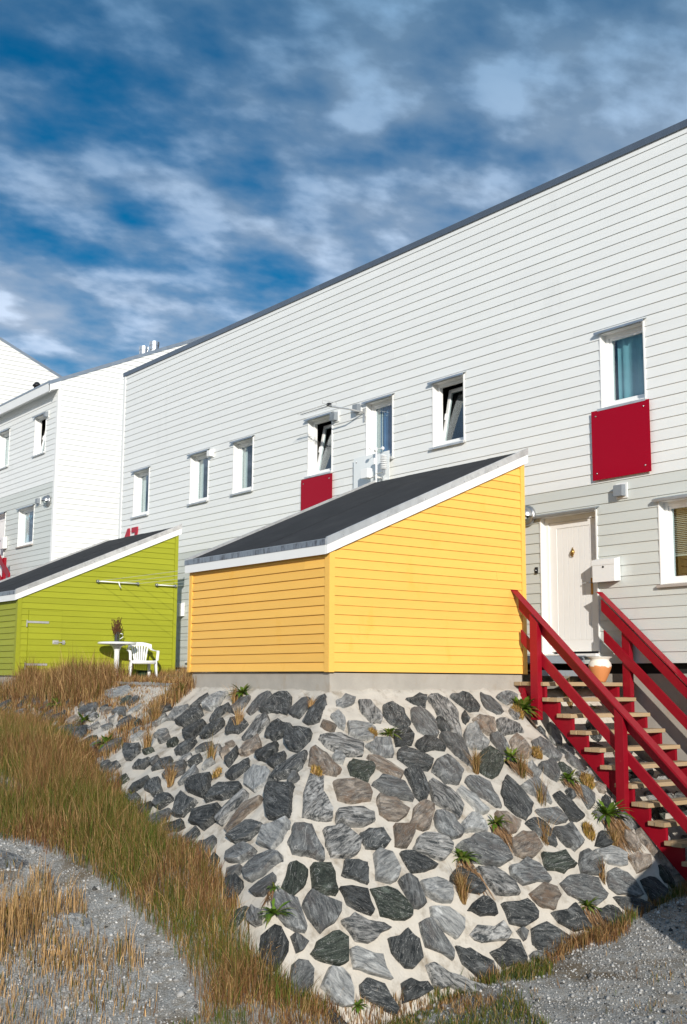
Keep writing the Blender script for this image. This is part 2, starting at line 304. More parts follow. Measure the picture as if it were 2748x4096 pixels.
# ground: soil / gravel mix
m, t, b = nodes_of('ground')
g1 = noise(t, 60, 4, .7); g2 = noise(t, 1.1, 5, .6); g3 = noise(t, 9, 4, .6)
c = mixc(t, mrange(t, g1, .35, .65), (.19, .185, .17), (.50, .49, .46))
c = mixc(t, mrange(t, g3, .45, .7, 0, .6), c, (.24, .19, .13)); g4 = noise(t, 2.6, 5, .65); c = vary(t, c, g4, .55)
c = mixc(t, mrange(t, g2, .54, .66, 0, .8), c, (.15, .105, .055))
t.links.new(c, b.inputs['Base Color']); b.inputs['Roughness'].default_value = .95; b.inputs['Specular IOR Level'].default_value = .1
bumpit(t, b, g1, .8, .02)
STONES = """
l 14,-1 5,20 9,34 18,25 26,2 23,-7
s 13,34 14,51 37,51 51,40 50,28 33,25
d 23,64 18,82 30,93 54,85 63,69 53,53 37,53
l 38,-26 30,-10 45,-11 62,-24 57,-28
l 49,-10 49,16 57,27 75,9 77,-15 68,-22
s 73,-69 70,-37 90,-18 106,-32 104,-55 87,-67
l 90,-16 78,7 83,26 110,9 111,-10
d 67,47 65,70 77,68 89,56 91,29
b 114,-111 88,-91 86,-84 100,-77 129,-79 135,-89 131,-101 122,-106
g 117,-61 112,-51 118,-25 131,-34 137,-45 145,-54 134,-70
b 108,-28 110,-13 137,2 145,-11 134,-25
b 142,-100 140,-84 150,-58 170,-71 169,-95 163,-108
m 149,-54 141,-35 152,-11 173,-15 167,-42
s 132,-123 134,-106 154,-121 177,-126 186,-133 185,-151 181,-167 152,-144
b 163,-57 171,-40 183,-30 187,-36 191,-65 184,-71
s 179,-123 178,-90 183,-78 190,-82 193,-119 189,-130
d 199,-109 196,-96 197,-78 209,-78 212,-84 212,-111
b 195,-62 198,-35 205,-43 215,-60 213,-75
d 14,-50 -10,-7 1,-4 19,-16 42,-46 38,-51
m -29,-38 -30,-15 -15,-13 -2,-28 0,-44
d -96,-37 -99,-10 -85,-4 -63,-8 -32,-39 -68,-36
m -127,-38 -139,-9 -124,-3 -108,-7 -105,-25 -109,-42
m -161,-41 -173,-14 -157,-9 -142,-28 -143,-43
d -21,-78 -40,-55 -33,-49 14,-60 13,-69 5,-84
s -60,-86 -80,-47 -69,-41 -47,-53 -38,-87
d -111,-77 -136,-53 -114,-48 -88,-57 -85,-75
d 21,-78 13,-67 56,-64 67,-77 73,-98 54,-96
b -22,-112 -32,-94 -25,-81 1,-99 -10,-111
d 10,-110 12,-100 21,-86 31,-94 40,-118 24,-117
d 46,-120 42,-104 57,-101 72,-111 70,-126
d 92,-147 81,-119 89,-94 110,-118 111,-135
d -35,-123 -42,-100 -24,-113 -15,-132
d 3,-146 3,-127 5,-115 25,-127 23,-148
l 38,-143 36,-128 79,-134 90,-149 84,-160
d 113,-164 99,-150 136,-144 164,-167 178,-180 146,-185
d 45,-172 24,-156 49,-153 61,-163
b 93,-201 92,-177 109,-164 112,-176 101,-203
d 111,-208 120,-190 147,-189 146,-204 129,-210
l 165,-207 154,-193 179,-181 186,-186 195,-201 192,-209
m 199,-196 187,-182 188,-161 211,-163 219,-168 212,-184 210,-198
s 193,-150 192,-129 206,-114 215,-123 216,-157 206,-156
s 215,-53 208,-41 206,-17 211,-4 217,0 222,-5 228,-27 219,-54
l 216,-105 214,-97 219,-86 233,-86 239,-93 239,-107 236,-117
d 218,-73 219,-58 224,-47 233,-37 235,-53 235,-72 226,-73
d 230,-155 219,-143 223,-118 228,-120 239,-129 234,-143
g 233,-226 217,-207 217,-200 225,-192 235,-201 242,-220
g 220,-184 221,-163 229,-163 244,-171 243,-185 238,-194
m 239,-92 236,-78 241,-71 259,-75 260,-90 258,-93
l 243,-68 241,-45 249,-31 260,-41 258,-58 251,-68
d 239,-164 242,-132 258,-138 260,-142 251,-164
g 242,-130 246,-101 261,-94 264,-97 264,-118 261,-132
m 237,-238 236,-232 244,-218 262,-219 264,-221 259,-239 247,-245
m 248,-213 239,-200 251,-172 257,-177 263,-198 265,-205 257,-213
s 260,-178 258,-163 265,-133 268,-126 272,-148 271,-170 262,-178
m 267,-90 266,-77 274,-69 284,-62 288,-66 279,-92
d 272,-133 269,-108 275,-98 284,-102 287,-124 279,-134
d 258,-261 259,-244 267,-242 271,-245 278,-263 273,-272
m 264,-237 263,-233 268,-221 272,-236
g 273,-222 268,-211 265,-193 269,-179 280,-187 278,-209
l 274,-179 273,-173 279,-146 285,-146 291,-143 286,-167 283,-181
m 285,-253 276,-243 276,-229 280,-224 287,-231 290,-242 291,-254
l 288,-221 280,-206 286,-189 292,-190 299,-196 296,-213
d 290,-180 288,-171 292,-155 304,-148 306,-152 300,-168 295,-182
d 293,-134 292,-126 295,-107 299,-103 302,-140
d 272,-280 276,-275 284,-262 288,-267 287,-277
s 225,-256 226,-249 239,-250 249,-258 241,-260
m 131,-223 127,-218 148,-208 167,-210 169,-215 143,-224
m 169,-228 172,-220 188,-211 209,-209 213,-213 194,-234
m 156,-238 146,-229 164,-224 166,-229 162,-239
d 178,-252 161,-237 171,-232 185,-237 188,-250
m 205,-241 208,-233 220,-224 229,-233 226,-241
m 218,3 211,34 214,68 226,73 234,73 237,37 233,17
b 218,84 213,104 215,121 229,120 236,98 231,78
g 232,118 233,152 247,156 251,134 246,109
m 236,176 235,185 245,196 257,186 253,159
m 212,156 210,190 229,188 231,182 229,162
l 235,200 234,227 243,246 252,237 249,208
b 245,246 247,282 256,272 259,245
m 240,60 235,89 241,103 255,108 257,103 256,64 247,56
d 241,-26 236,-10 244,6 256,9 255,-16 245,-30
s 238,12 239,35 254,54 261,54 259,21 252,17
m 260,190 253,209 258,226 272,237 270,210 265,188
d 263,246 263,269 272,281 279,262 279,248
m 258,116 254,153 259,173 269,178 272,168 271,139 265,123
b 261,66 260,108 265,110 272,92 270,79 265,69
d 265,-25 259,-1 264,12 270,9 269,-11
d 264,23 264,58 272,67 276,57 275,24 269,24
d 273,86 270,125 279,132 286,135 285,110 279,91
d 275,157 274,172 277,187 285,190 286,165 281,155
d 270,188 272,208 278,240 286,253 286,217 277,195
l 260,-70 262,-50 269,-34 274,-39 278,-52 273,-65 267,-74
s 277,-34 273,-20 273,15 280,19 283,11 282,-22
m 279,29 278,35 281,40 285,33
d 279,50 277,73 287,100 293,97 295,63 287,43
d 281,-57 283,-41 292,-18 300,-19 298,-42 290,-56
d 287,-17 284,8 284,26 293,28 297,22 296,-7 293,-11
m 292,32 291,38 296,58 298,55 294,33
s 287,-100 287,-92 296,-67 303,-39 305,-49 299,-80 297,-99
l 302,-33 301,-15 306,-13 309,-32
d 305,-80 305,-63 310,-52 318,-62 316,-85
d 288,108 287,133 290,157 292,149 293,110
m 91,253 82,279 101,281 125,273 129,260 117,251 104,243
m 135,219 126,250 149,241 161,225 146,217
l 166,156 156,192 173,189 188,183 181,170
m 193,149 193,185 207,188 205,158
d 179,195 177,207 190,215 205,218 206,195 193,196
d 204,122 201,144 214,155 228,147 224,136
m 213,157 208,192 228,189 234,171 222,161
m 172,249 184,260 193,250 196,238
l 134,197 130,211 151,205 157,191
d 221,224 223,246 233,234 231,207
m 121,284 133,290 150,284 138,276
d -268,-37 -272,-6 -260,-10 -256,-29
l -253,-28 -260,-8 -219,-5 -200,-31 -210,-39
d -260,-65 -267,-43 -243,-32 -219,-44 -223,-72
d -182,-58 -203,-34 -185,-24 -172,-33 -171,-58
d -216,-78 -201,-59 -181,-61 -167,-92 -185,-93
d -153,-88 -169,-73 -153,-52 -140,-62 -138,-88
d -158,-121 -168,-99 -148,-94 -136,-119
d -272,-134 -294,-119 -262,-113 -241,-125 -238,-140
d -211,-152 -219,-138 -189,-136 -185,-149
d -159,-152 -164,-136 -147,-129 -134,-142
m -118,-159 -129,-144 -108,-132 -88,-146 -95,-156
m -72,-164 -76,-155 -74,-137 -54,-150
d -163,-181 -166,-173 -145,-161 -132,-170 -153,-184
d -125,-179 -133,-167 -118,-161 -87,-175 -98,-183
d -52,-165 -55,-158 -27,-145 -6,-160 5,-176 -21,-173
d 18,-181 8,-156 46,-155 61,-160 46,-175
d -19,-198 -40,-182 -43,-173 3,-180 1,-197
d -76,-192 -82,-184 -59,-179 -46,-183 -62,-194
d -106,-200 -108,-194 -86,-188 -79,-197 -84,-203
m -65,-209 -62,-202 -34,-192 -24,-200 -43,-210
d 21,-201 9,-190 54,-181 64,-191 54,-204
s 65,-195 65,-186 71,-159 84,-170 84,-188 80,-198
d -22,-213 -20,-205 5,-199 18,-204 4,-212
d -139,-192 -140,-187 -125,-184 -116,-190 -125,-194
d -485,-115 -511,-94 -483,-84 -450,-109
m -534,-119 -554,-100 -528,-87 -492,-112 -493,-131
m -587,-55 -590,-41 -559,-34 -536,-50 -563,-58
l -611,-18 -598,-7 -558,-2 -500,-4 -508,-16 -541,-24
m -471,-54 -476,-42 -443,-43 -422,-56
d -374,-47 -366,-32 -334,-27 -316,-38 -343,-56
l -293,-60 -307,-38 -281,-30 -263,-43 -273,-59
d -872,-33 -893,-16 -876,-8 -838,-23 -835,-36
d -825,-31 -844,-15 -804,-14 -764,-42 -780,-47
m -594,-132 -604,-120 -559,-121 -530,-130 -558,-136
m -728,-107 -740,-95 -723,-85 -682,-104
d -655,-94 -660,-82 -635,-69 -620,-57 -599,-79 -613,-96
d 12,110 6,137 9,148 17,141 31,127 22,122 17,114
m 29,104 27,119 38,126 57,122 74,110 77,90 66,85 44,93
s 10,149 7,168 15,176 40,174 70,152 83,137 62,140 40,138
d 8,189 3,216 8,229 27,224 35,216 35,199 18,191
m 4,248 8,263 20,267 36,261 42,241 32,233 15,238
m 8,273 2,298 7,316 16,304 25,278
d 40,181 35,189 51,184 56,174 52,172
b 48,192 42,209 50,228 76,204 75,193 62,192
d 49,127 48,136 68,135 73,129 70,122
l 75,151 62,170 59,185 73,179 94,176 101,165 102,141 90,140
s 54,226 50,238 55,258 60,266 73,261 79,213
d 88,61 79,82 85,97 102,96 101,66 96,60
m 75,111 76,125 87,136 122,118 130,107 112,106 90,107
m 78,194 76,206 90,206 110,194 112,181 94,186
b 90,215 78,239 93,240 115,229 120,219 116,200
d 101,22 97,36 111,51 121,59 128,52 133,43 128,23 112,14
m 134,46 110,90 113,94 138,92 151,75 157,63 154,48 144,49
g 128,121 112,141 102,167 112,173 134,160 151,125 147,119 140,114
d 134,5 132,26 141,25 156,18 174,3 173,-6 158,-3
s 153,22 150,30 164,43 184,48 191,39 195,29 187,28 176,11
m 152,80 147,91 148,106 158,113 179,106 188,102 187,94 172,80
l 165,54 162,62 176,71 191,78 192,63 182,60
d 172,117 156,136 149,148 158,151 188,152 196,142 202,127 196,117 185,110
b 194,-39 181,-22 175,-3 181,6 191,-5 201,-18 202,-26 197,-38
m 198,-7 185,6 185,15 192,24 206,26 210,21 212,3 206,-6
l 199,29 191,50 192,62 206,62 209,58 207,26
b 192,87 192,104 203,116 212,100 214,85 202,81
"""
# ------------------------------------------------------------------ terrain functions (numpy)
rng = np.random.default_rng(7); random.seed(7)
_gr = np.array([-50, -.02, .1, .76, 1.32, 1.77, 2.15, 2.57, 2.8, 4, 20.]); _gz = np.array([-.22, -.22, -.34, -.77, -1.09, -1.40, -1.78, -2.22, -2.6, -4.6, -30.])
def E_(x, y):
    t_ = np.clip((y-2.9)/.38, 0, 1); u_ = np.clip((x-.08)/.35, 0, 1)   # falls away beside the stairs
    return np.interp(np.maximum(x, -y), _gr, _gz)-.40*t_*t_*(3-2*t_)*u_      # stone-faced bank round the yellow shed
_vn = np.random.default_rng(3).random((64, 64))
def vnoise(x, y):
    xi = np.floor(x).astype(int); yi = np.floor(y).astype(int); fx = x-xi; fy = y-yi
    fx = fx*fx*(3-2*fx); fy = fy*fy*(3-2*fy); g = lambda i, j: _vn[i % 64, j % 64]
    return (g(xi, yi)*(1-fx)+g(xi+1, yi)*fx)*(1-fy)+(g(xi, yi+1)*(1-fx)+g(xi+1, yi+1)*fx)*fy
def fbm(x, y, o=4):
    r = 0; a = .5
    for i in range(o): r = r+a*vnoise(x*2**i+11.3*i, y*2**i+5.1*i); a *= .5
    return r/(1-.5**o)
def sst(a, b, x):
    t = np.clip((x-a)/(b-a), 0, 1); return t*t*(3-2*t)
def G_(x, y):
    xx = np.maximum(x, -4)+.3*np.minimum(x+4, 0)
    P = -1.46-.2*np.maximum(xx, -7)+.2*np.maximum(y, -12)-.60*np.maximum(0, x+y)-.16*sst(-1.0, -4.0, x)+.21*np.exp(-((x-1.2)/1.15)**2)*sst(-3.2, -2.5, y)*(y < 0)
    Q = -2.90+.125*np.clip(y, -6, 4)
    z = np.maximum(P, Q)
    far = sst(8, 30, np.hypot(x-2, y+3)); z = z*(1-far)+(-2.9)*far*(y < 2)+(-1.0)*far*(y >= 2)
    dc = np.hypot(x-CAM.x, y-CAM.y); w = 1-sst(2.0, 6.5, dc)
    return z*(1-w)+(-1.75)*w
def H_(x, y):
    z = np.maximum(G_(x, y), E_(x, y)-.16)
    ter = np.where((x < -3.45) & (y > .06), -.17, -9); z = np.maximum(z, ter)
    rise = 2.75*sst(-13.6, -18, x)*sst(.5, 3.6, y); z = z+np.where(x < -13, rise, 0)
    return z+.05*(fbm(x*1.3, y*1.3)-.5)+.03*(fbm(x*5, y*5)-.5)
# one ground sheet out to the horizon, fine near the house
ax = np.concatenate([-np.geomspace(1500, 30, 14), np.arange(-28, -14, 1.0), np.arange(-14, -4.5, .14), np.arange(-4.5, 6.5, .07), np.arange(6.5, 16, .5), np.geomspace(17, 1500, 14)])
ay = np.concatenate([-np.geomspace(1500, 20, 14), np.arange(-19, -7, .6), np.arange(-7, 3.6, .07), np.arange(3.6, 9, .5), np.geomspace(10, 1500, 14)])
X, Y = np.meshgrid(ax, ay, indexing='ij'); Z = H_(X, Y)
nx, ny = X.shape; idx = np.arange(nx*ny).reshape(nx, ny)
def np_mesh(name, co, faces, mat_, smooth=False, tint=None):
    """faces: (n,k) int array"""
    me = bpy.data.meshes.new(name); n, k = faces.shape
    me.vertices.add(len(co)); me.vertices.foreach_set('co', co.astype(np.float32).ravel())
    me.loops.add(n*k); me.loops.foreach_set('vertex_index', faces.astype(np.int32).ravel())
    me.polygons.add(n); me.polygons.foreach_set('loop_start', np.arange(0, n*k, k, dtype=np.int32))
    me.polygons.foreach_set('loop_total', np.full(n, k, dtype=np.int32))
    if smooth: me.polygons.foreach_set('use_smooth', np.ones(n, dtype=bool))
    me.update(calc_edges=True)
    if tint is not None:
        ca = me.color_attributes.new('tint', 'FLOAT_COLOR', 'POINT')
        ca.data.foreach_set('color', np.c_[tint, np.ones(len(tint))].astype(np.float32).ravel())
    me.materials.append(mat_); me.validate(); return me
q = np.stack([idx[:-1, :-1], idx[1:, :-1], idx[1:, 1:], idx[:-1, 1:]], -1).reshape(-1, 4)
gob = bpy.data.objects.new('ground', np_mesh('ground', np.stack([X, Y, Z], -1).reshape(-1, 3), q, MATS['ground'], True)); COL.objects.link(gob)
tag(gob, kind='structure')

# ------------------------------------------------------------------ the stone-faced bank
bank = thing('stone_bank', (1.4, 0, -2.6), 'sloping bank of grey stones set in pale mortar below the yellow shed', 'stone bank')
bx = np.arange(-14, 3.3, .06); by = np.arange(-3.5, 5.0, .06)
X, Y = np.meshgrid(bx, by, indexing='ij'); idx = np.arange(X.size).reshape(X.shape)
Z = E_(X, Y)+.05*(fbm(X*3.1, Y*3.1)-.5)+.05*(fbm(X*8, Y*8)-.5)
Z = Z-.03*sst(.2, .5, np.maximum(X, -Y))
q = np.stack([idx[:-1, :-1], idx[1:, :-1], idx[1:, 1:], idx[:-1, 1:]], -1).reshape(-1, 4)
ctr = np.stack([X, Y], -1).reshape(-1, 2)[q].mean(1)
keep = (np.maximum(ctr[:, 0], -ctr[:, 1]) > -.25) & ~((ctr[:, 0] < -3.6) & (ctr[:, 1] > .05)) & ~((ctr[:, 0] < -.3) & (ctr[:, 1] > .3))
q = q[keep]; used = np.unique(q); remap = np.full(X.size, -1); remap[used] = np.arange(len(used))
mo = bpy.data.objects.new('mortar', np_mesh('mortar', np.stack([X, Y, Z], -1).reshape(-1, 3)[used], remap[q], MATS['mortar'], True)); COL.objects.link(mo); attach(mo, bank)
def surf(x, y):
    """point and outward normal on the bank"""
    e = .05; z = float(E_(x, y)); nx_ = -(float(E_(x+e, y))-float(E_(x-e, y)))/(2*e); ny_ = -(float(E_(x, y+e))-float(E_(x, y-e)))/(2*e)
    return Vector((x, y, z)), Vector((nx_, ny_, 1)).normalized()
def stone(poly, tone, name='stone'):
    """one rubble stone from its plan outline: rough rim, uneven raised face"""
    poly = [Vector(p) for p in poly]; c = sum(poly, Vector((0, 0)))/len(poly)
    ring = []
    for i, p in enumerate(poly):                             # subdivide long edges with a little jitter
        qn = poly[(i+1) % len(poly)]; ring.append(p)
        if (qn-p).length > .10 and len(ring) < 12:
            d = qn-p; ring.append(p+d*random.uniform(.35, .65)+Vector((-d.y, d.x))*random.uniform(-.07, .10))
    n = len(ring); vs = []; fs = []; gs_ = 1.0 if c.x > -c.y else .97
    S, nrm = surf(c.x, c.y); h = random.uniform(.03, .065); tilt = Vector((random.uniform(-.1, .1), random.uniform(-.1, .1)))
    for k, (sc, up_) in enumerate(((1.0*gs_, -.08), (.992*gs_, h*.72), (.93*gs_, h))):
        for p in ring:
            w = c+(p-c)*(sc*(1 if k == 0 else random.uniform(.965, 1.02))); P, nn = surf(w.x, w.y)
            o = up_+(tilt.dot(w-c) if k else 0)+(random.uniform(-.011, .011) if k else 0)
            vs.append(P+nrm*o)
    P, _ = surf(c.x, c.y); vs.append(P+nrm*(h+random.uniform(-.004, .016)))
    for k in range(2):
        for i in range(n): fs.append((k*n+i, k*n+(i+1) % n, (k+1)*n+(i+1) % n, (k+1)*n+i))
    for i in range(n): fs.append((2*n+i, 2*n+(i+1) % n, 3*n))
    a = sum(ring[i].x*ring[(i+1) % n].y-ring[(i+1) % n].x*ring[i].y for i in range(n))
    if a < 0: fs = [f[::-1] for f in fs]
    # the stone's own frame: x along its longest side (the grain), z out of the face
    top_ = [v_ for v_ in vs[2*n:3*n]]; bi = max(((i, j) for i in range(n) for j in range(i)), key=lambda ij: (top_[ij[0]]-top_[ij[1]]).length)
    axv = (top_[bi[0]]-top_[bi[1]]).normalized(); axv = (axv-nrm*axv.dot(nrm)).normalized(); axv.rotate(Matrix.Rotation(random.uniform(-.35, .35), 3, nrm)); ay_ = nrm.cross(axv)
    Mw = Matrix(((axv.x, ay_.x, nrm.x, P.x), (axv.y, ay_.y, nrm.y, P.y), (axv.z, ay_.z, nrm.z, P.z), (0, 0, 0, 1))); Mi = Mw.inverted()
    b = MB(); b.add([Mi @ v_ for v_ in vs], fs); o = b.build(name, MATS[f'stone_{tone}{random.randrange(3)}'], bank); o.matrix_basis = Mw; return o
pts_used = []
for ln in STONES.strip().split('\n'):
    tk = ln.split(); poly = [tuple(float(v)/100 for v in q_.split(',')) for q_ in tk[1:]]
    stone(poly, tk[0]); pts_used += [tuple(p) for p in poly]; c = np.mean(poly, 0); pts_used.append(tuple(c))
    pts_used += [tuple((np.array(p)+c)/2) for p in poly]+[tuple((np.array(poly[i])+np.array(poly[(i+1) % len(poly)]))/2) for i in range(len(poly))]
# the rest of the facing where the photograph shows only bits: irregular stones between grass and under the stairs
pu = np.array(pts_used); extra = 0; tries = 0; cen = []
while tries < 9000 and extra < 122:
    tries += 1
    if rng.random() < .62: x, y = rng.uniform(-9.5, 2.7) if rng.random() < .6 else rng.uniform(-1.5, 2.7), rng.uniform(-2.75, -.18)
    else: x, y = rng.uniform(.15, 2.9), rng.uniform(-2.7, 4.8)
    r = math.exp(rng.uniform(math.log(.065), math.log(.17)))
    if G_(x, y) > E_(x, y)-.02 or max(x, -y) < .15+r: continue
    if np.min(np.hypot(pu[:, 0]-x, pu[:, 1]-y)) < r+.03: continue
    if any(math.hypot(a-x, b-y) < r+s_+.035 for a, b, s_ in cen): continue
    if abs(x+y) < .12: continue
    n = rng.integers(5, 8); a0 = rng.uniform(0, 6.28); el = rng.uniform(.6, 1.0); rot_ = rng.uniform(0, 3.14)
    poly = []
    for k in range(n):
        a = a0+2*math.pi*(k+rng.uniform(-.25, .25))/n; u, v = math.cos(a)*r*1.12, math.sin(a)*r*el
        poly.append((x+u*math.cos(rot_)-v*math.sin(rot_), y+u*math.sin(rot_)+v*math.cos(rot_)))
    stone(poly, random.choice('ddmmlbsg')); cen.append((x, y, r)); extra += 1
# ------------------------------------------------------------------ house walls of lap boards
def clad(parent, plane, base, a0, a1, z0, pitch, rows, mats, holes=(), cutl=None, seg=6.6, tb=.020, tt=.005, trims=0.0, stuff=False):
    """rows of lap boards on a wall with openings cut out; mats(row) gives the material"""
    joined = MB()
    for r in range(rows):
        zb, zt = z0+r*pitch, z0+(r+1)*pitch
        xs = {a0, a1}; j = a0+(seg*((r*.37) % 1.0))
        while j < a1-.4:
            if j > a0+.4: xs.add(j)
            j += seg
        for (h0, h1, hz0, hz1) in holes:
            if hz0 < zt-.004 and hz1 > zb+.004:
                xs |= {v for v in (h0, h1) if a0 < v < a1}
        xs = sorted(xs)
        xs = [v for i, v in enumerate(xs) if i == 0 or v-xs[i-1] > .03]
        for u, v in zip(xs[:-1], xs[1:]):
            parts = [(zb, zt)]; mid_ = (u+v)/2
            for (h0, h1, hz0, hz1) in holes:
                if h0 < mid_ < h1:
                    nw = []
                    for p0, p1 in parts:
                        if hz1 <= p0 or hz0 >= p1: nw.append((p0, p1)); continue
                        if hz0-p0 > .015: nw.append((p0, hz0))
                        if p1-hz1 > .015: nw.append((hz1, p1))
                    parts = nw
            for p0, p1 in parts:
                poly = [(u+.0012, p0), (v-.0012, p0), (v-.0012, p1), (u+.0012, p1)]
                if cutl: poly = clip(poly, *cutl)
                if len(poly) < 3 or max(p[1] for p in poly)-min(p[1] for p in poly) < .006: continue
                d = random.uniform(-.0008, .0012)
                vs, fs = lap(poly, plane, base, zb, zt, tb+d, tt+d)
                if stuff: joined.add(vs, fs)
                else:
                    b = MB(); b.add(vs, fs); b.build('board', MATS[mats(r)], parent)
    if stuff and joined.v: tag(joined.build('cladding', MATS[mats(0)], parent), kind='stuff')

def curtain(name, mat_, parent, x0, x1, y, z0, z1, waves=5, amp=.02):
    n = 28; vs = []; fs = []
    for k in range(2):
        for i in range(n+1):
            tq = i/n; yy = y+amp*math.sin(tq*waves*2*math.pi)+.3*amp*math.sin(tq*17)
            vs += [(x0+(x1-x0)*tq, yy+k*.004, z0), (x0+(x1-x0)*tq, yy+k*.004, z1)]
    for k in range(2):
        for i in range(n): a = k*2*(n+1)+2*i; fs.append((a, a+2, a+3, a+1))
    return MB().add(vs, fs).build(name, mat_, parent, True)

def window(parent, x0, x1, z0, z1, y, style='plain', wood_sill=False):
    """opening in a wall that faces -Y: deep white lining, frame, sash with pane, metal hood, sill, room behind"""
    d = .17; w = MB()
    w.box(x0-.003, x0+.018, y-.026, y+d, z0, z1).box(x1-.018, x1+.003, y-.026, y+d, z0, z1)
    w.box(x0+.018, x1-.018, y-.026, y+d, z1-.018, z1).box(x0+.018, x1-.018, y-.012, y+d, z0, z0+.018)
    wo_ = w.build('window', MATS['white_paint'], parent)
    yi = y+d-.07; a0, a1, b0, b1 = x0+.018, x1-.018, z0+.018, z1-.018
    f = MB(); e = .052
    f.box(a0, a0+e, yi, yi+.07, b0, b1).box(a1-e, a1, yi, yi+.07, b0, b1).box(a0+e, a1-e, yi, yi+.07, b1-e, b1).box(a0+e, a1-e, yi, yi+.07, b0, b0+e)
    f.build('frame', MATS['white_pvc'], wo_)
    # sash
    s0, s1, t0, t1 = a0+e-.012, a1-e+.012, b0+e-.012, b1-e+.012; se = .058
    th = R(11) if 'tilt' in style else 0.0
    ys = yi+(.035 if th else .02)
    def tl(vs): return [(X_, ys+(Y_-ys)*math.cos(th)+(Z_-t0)*math.sin(th), t0+(Z_-t0)*math.cos(th)-(Y_-ys)*math.sin(th)) for X_, Y_, Z_ in vs]
    s = MB(); s.box(s0, s0+se, ys, ys+.055, t0, t1).box(s1-se, s1, ys, ys+.055, t0, t1).box(s0+se, s1-se, ys, ys+.055, t1-se, t1).box(s0+se, s1-se, ys, ys+.055, t0, t0+se)
    s.v = tl(s.v); so = s.build('sash', MATS['white_pvc'], wo_)
    g = MB(); g.box(s0+se-.005, s1-se+.005, ys+.022, ys+.027, t0+se-.005, t1-se+.005); g.v = tl(g.v); g.build('pane', MATS['glass'], wo_)
    if th:
        h = MB(); h.box(s0+.012, s0+.034, ys-.03, ys, (t0+t1)/2-.06, (t0+t1)/2+.06); h.v = tl(h.v); h.build('handle', MATS['white_pvc'], wo_)
    # room: dark box behind
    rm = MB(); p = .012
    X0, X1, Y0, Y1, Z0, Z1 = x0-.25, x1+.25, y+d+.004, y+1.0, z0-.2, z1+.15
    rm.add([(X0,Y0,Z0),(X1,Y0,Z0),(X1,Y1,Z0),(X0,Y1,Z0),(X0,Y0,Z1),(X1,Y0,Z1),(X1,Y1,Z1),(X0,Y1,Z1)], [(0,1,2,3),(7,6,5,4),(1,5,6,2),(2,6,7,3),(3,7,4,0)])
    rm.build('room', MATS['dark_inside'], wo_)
    # hood and sill
    hd = MB(); hd.prism([(y-.095, z1+.012), (y-.095, z1-.022), (y-.088, z1-.022), (y-.086, z1+.006), (y-.004, z1+.038), (y-.004, z1+.046)], 0, x0-.055, x1+.045); hd.build('hood', MATS['metal'], wo_)
    sl = MB(); sl.prism([(y-.07, z0-.045), (y-.07, z0-.010), (y+.02, z0+.012), (y+.02, z0-.02), (y-.045, z0-.045)], 0, x0-.045, x1+.02); sl.build('sill', MATS['sill_wood' if wood_sill else 'metal_light'], wo_)
    yc = y+d+.06
    if 'teal' in style: curtain('curtain', MATS['curtain_teal'], wo_, a0+.12, a1-.02, yc, b0+.12, b1, 4, .018)
    if 'blue' in style: curtain('curtain', MATS['curtain_blue'], wo_, a0+.08, a1-.02, yc, b0+.02, b1, 7, .025)
    if 'sheer' in style: curtain('curtain', MATS['curtain_white'], wo_, a0+.03, a0+.19, yc, b0+.02, b1, 3, .02)
    if 'blind' in style:
        bl = MB(); zz_ = b1-.03
        while zz_ > b0+(b1-b0)*.36:
            bl.prism([(yc-.012, zz_-.006), (yc+.012, zz_+.008), (yc+.012, zz_+.0095), (yc-.012, zz_-.0045)], 0, a0+.06, a1-.05); zz_ -= .027
        bl.box(a0+.06, a1-.05, yc-.014, yc+.014, zz_-.012, zz_+.012); bl.build('blind', MATS['blind'], wo_)
    if 'paper' in style:
        for k in range(6):
            px_ = a0+.11+.07*k; pz_ = b1-.22-.05*math.sin(k*1.9)
            MB().prism([(px_-.035, pz_-.03), (px_+.03, pz_-.04), (px_+.04, pz_+.03), (px_-.01, pz_+.05)], 1, yc-.04, yc-.036).build('paper_cutout', MATS['paper_blue'], wo_)
        MB().prism([(a0+.12, b0+.12), (a0+.34, b0+.12), (a0+.32, b0+.34), (a0+.24, b0+.32), (a0+.2, b0+.42), (a0+.13, b0+.3)], 1, yc-.04, yc-.036).build('paper_cutout', MATS['paper_blue'], wo_)
    return wo_

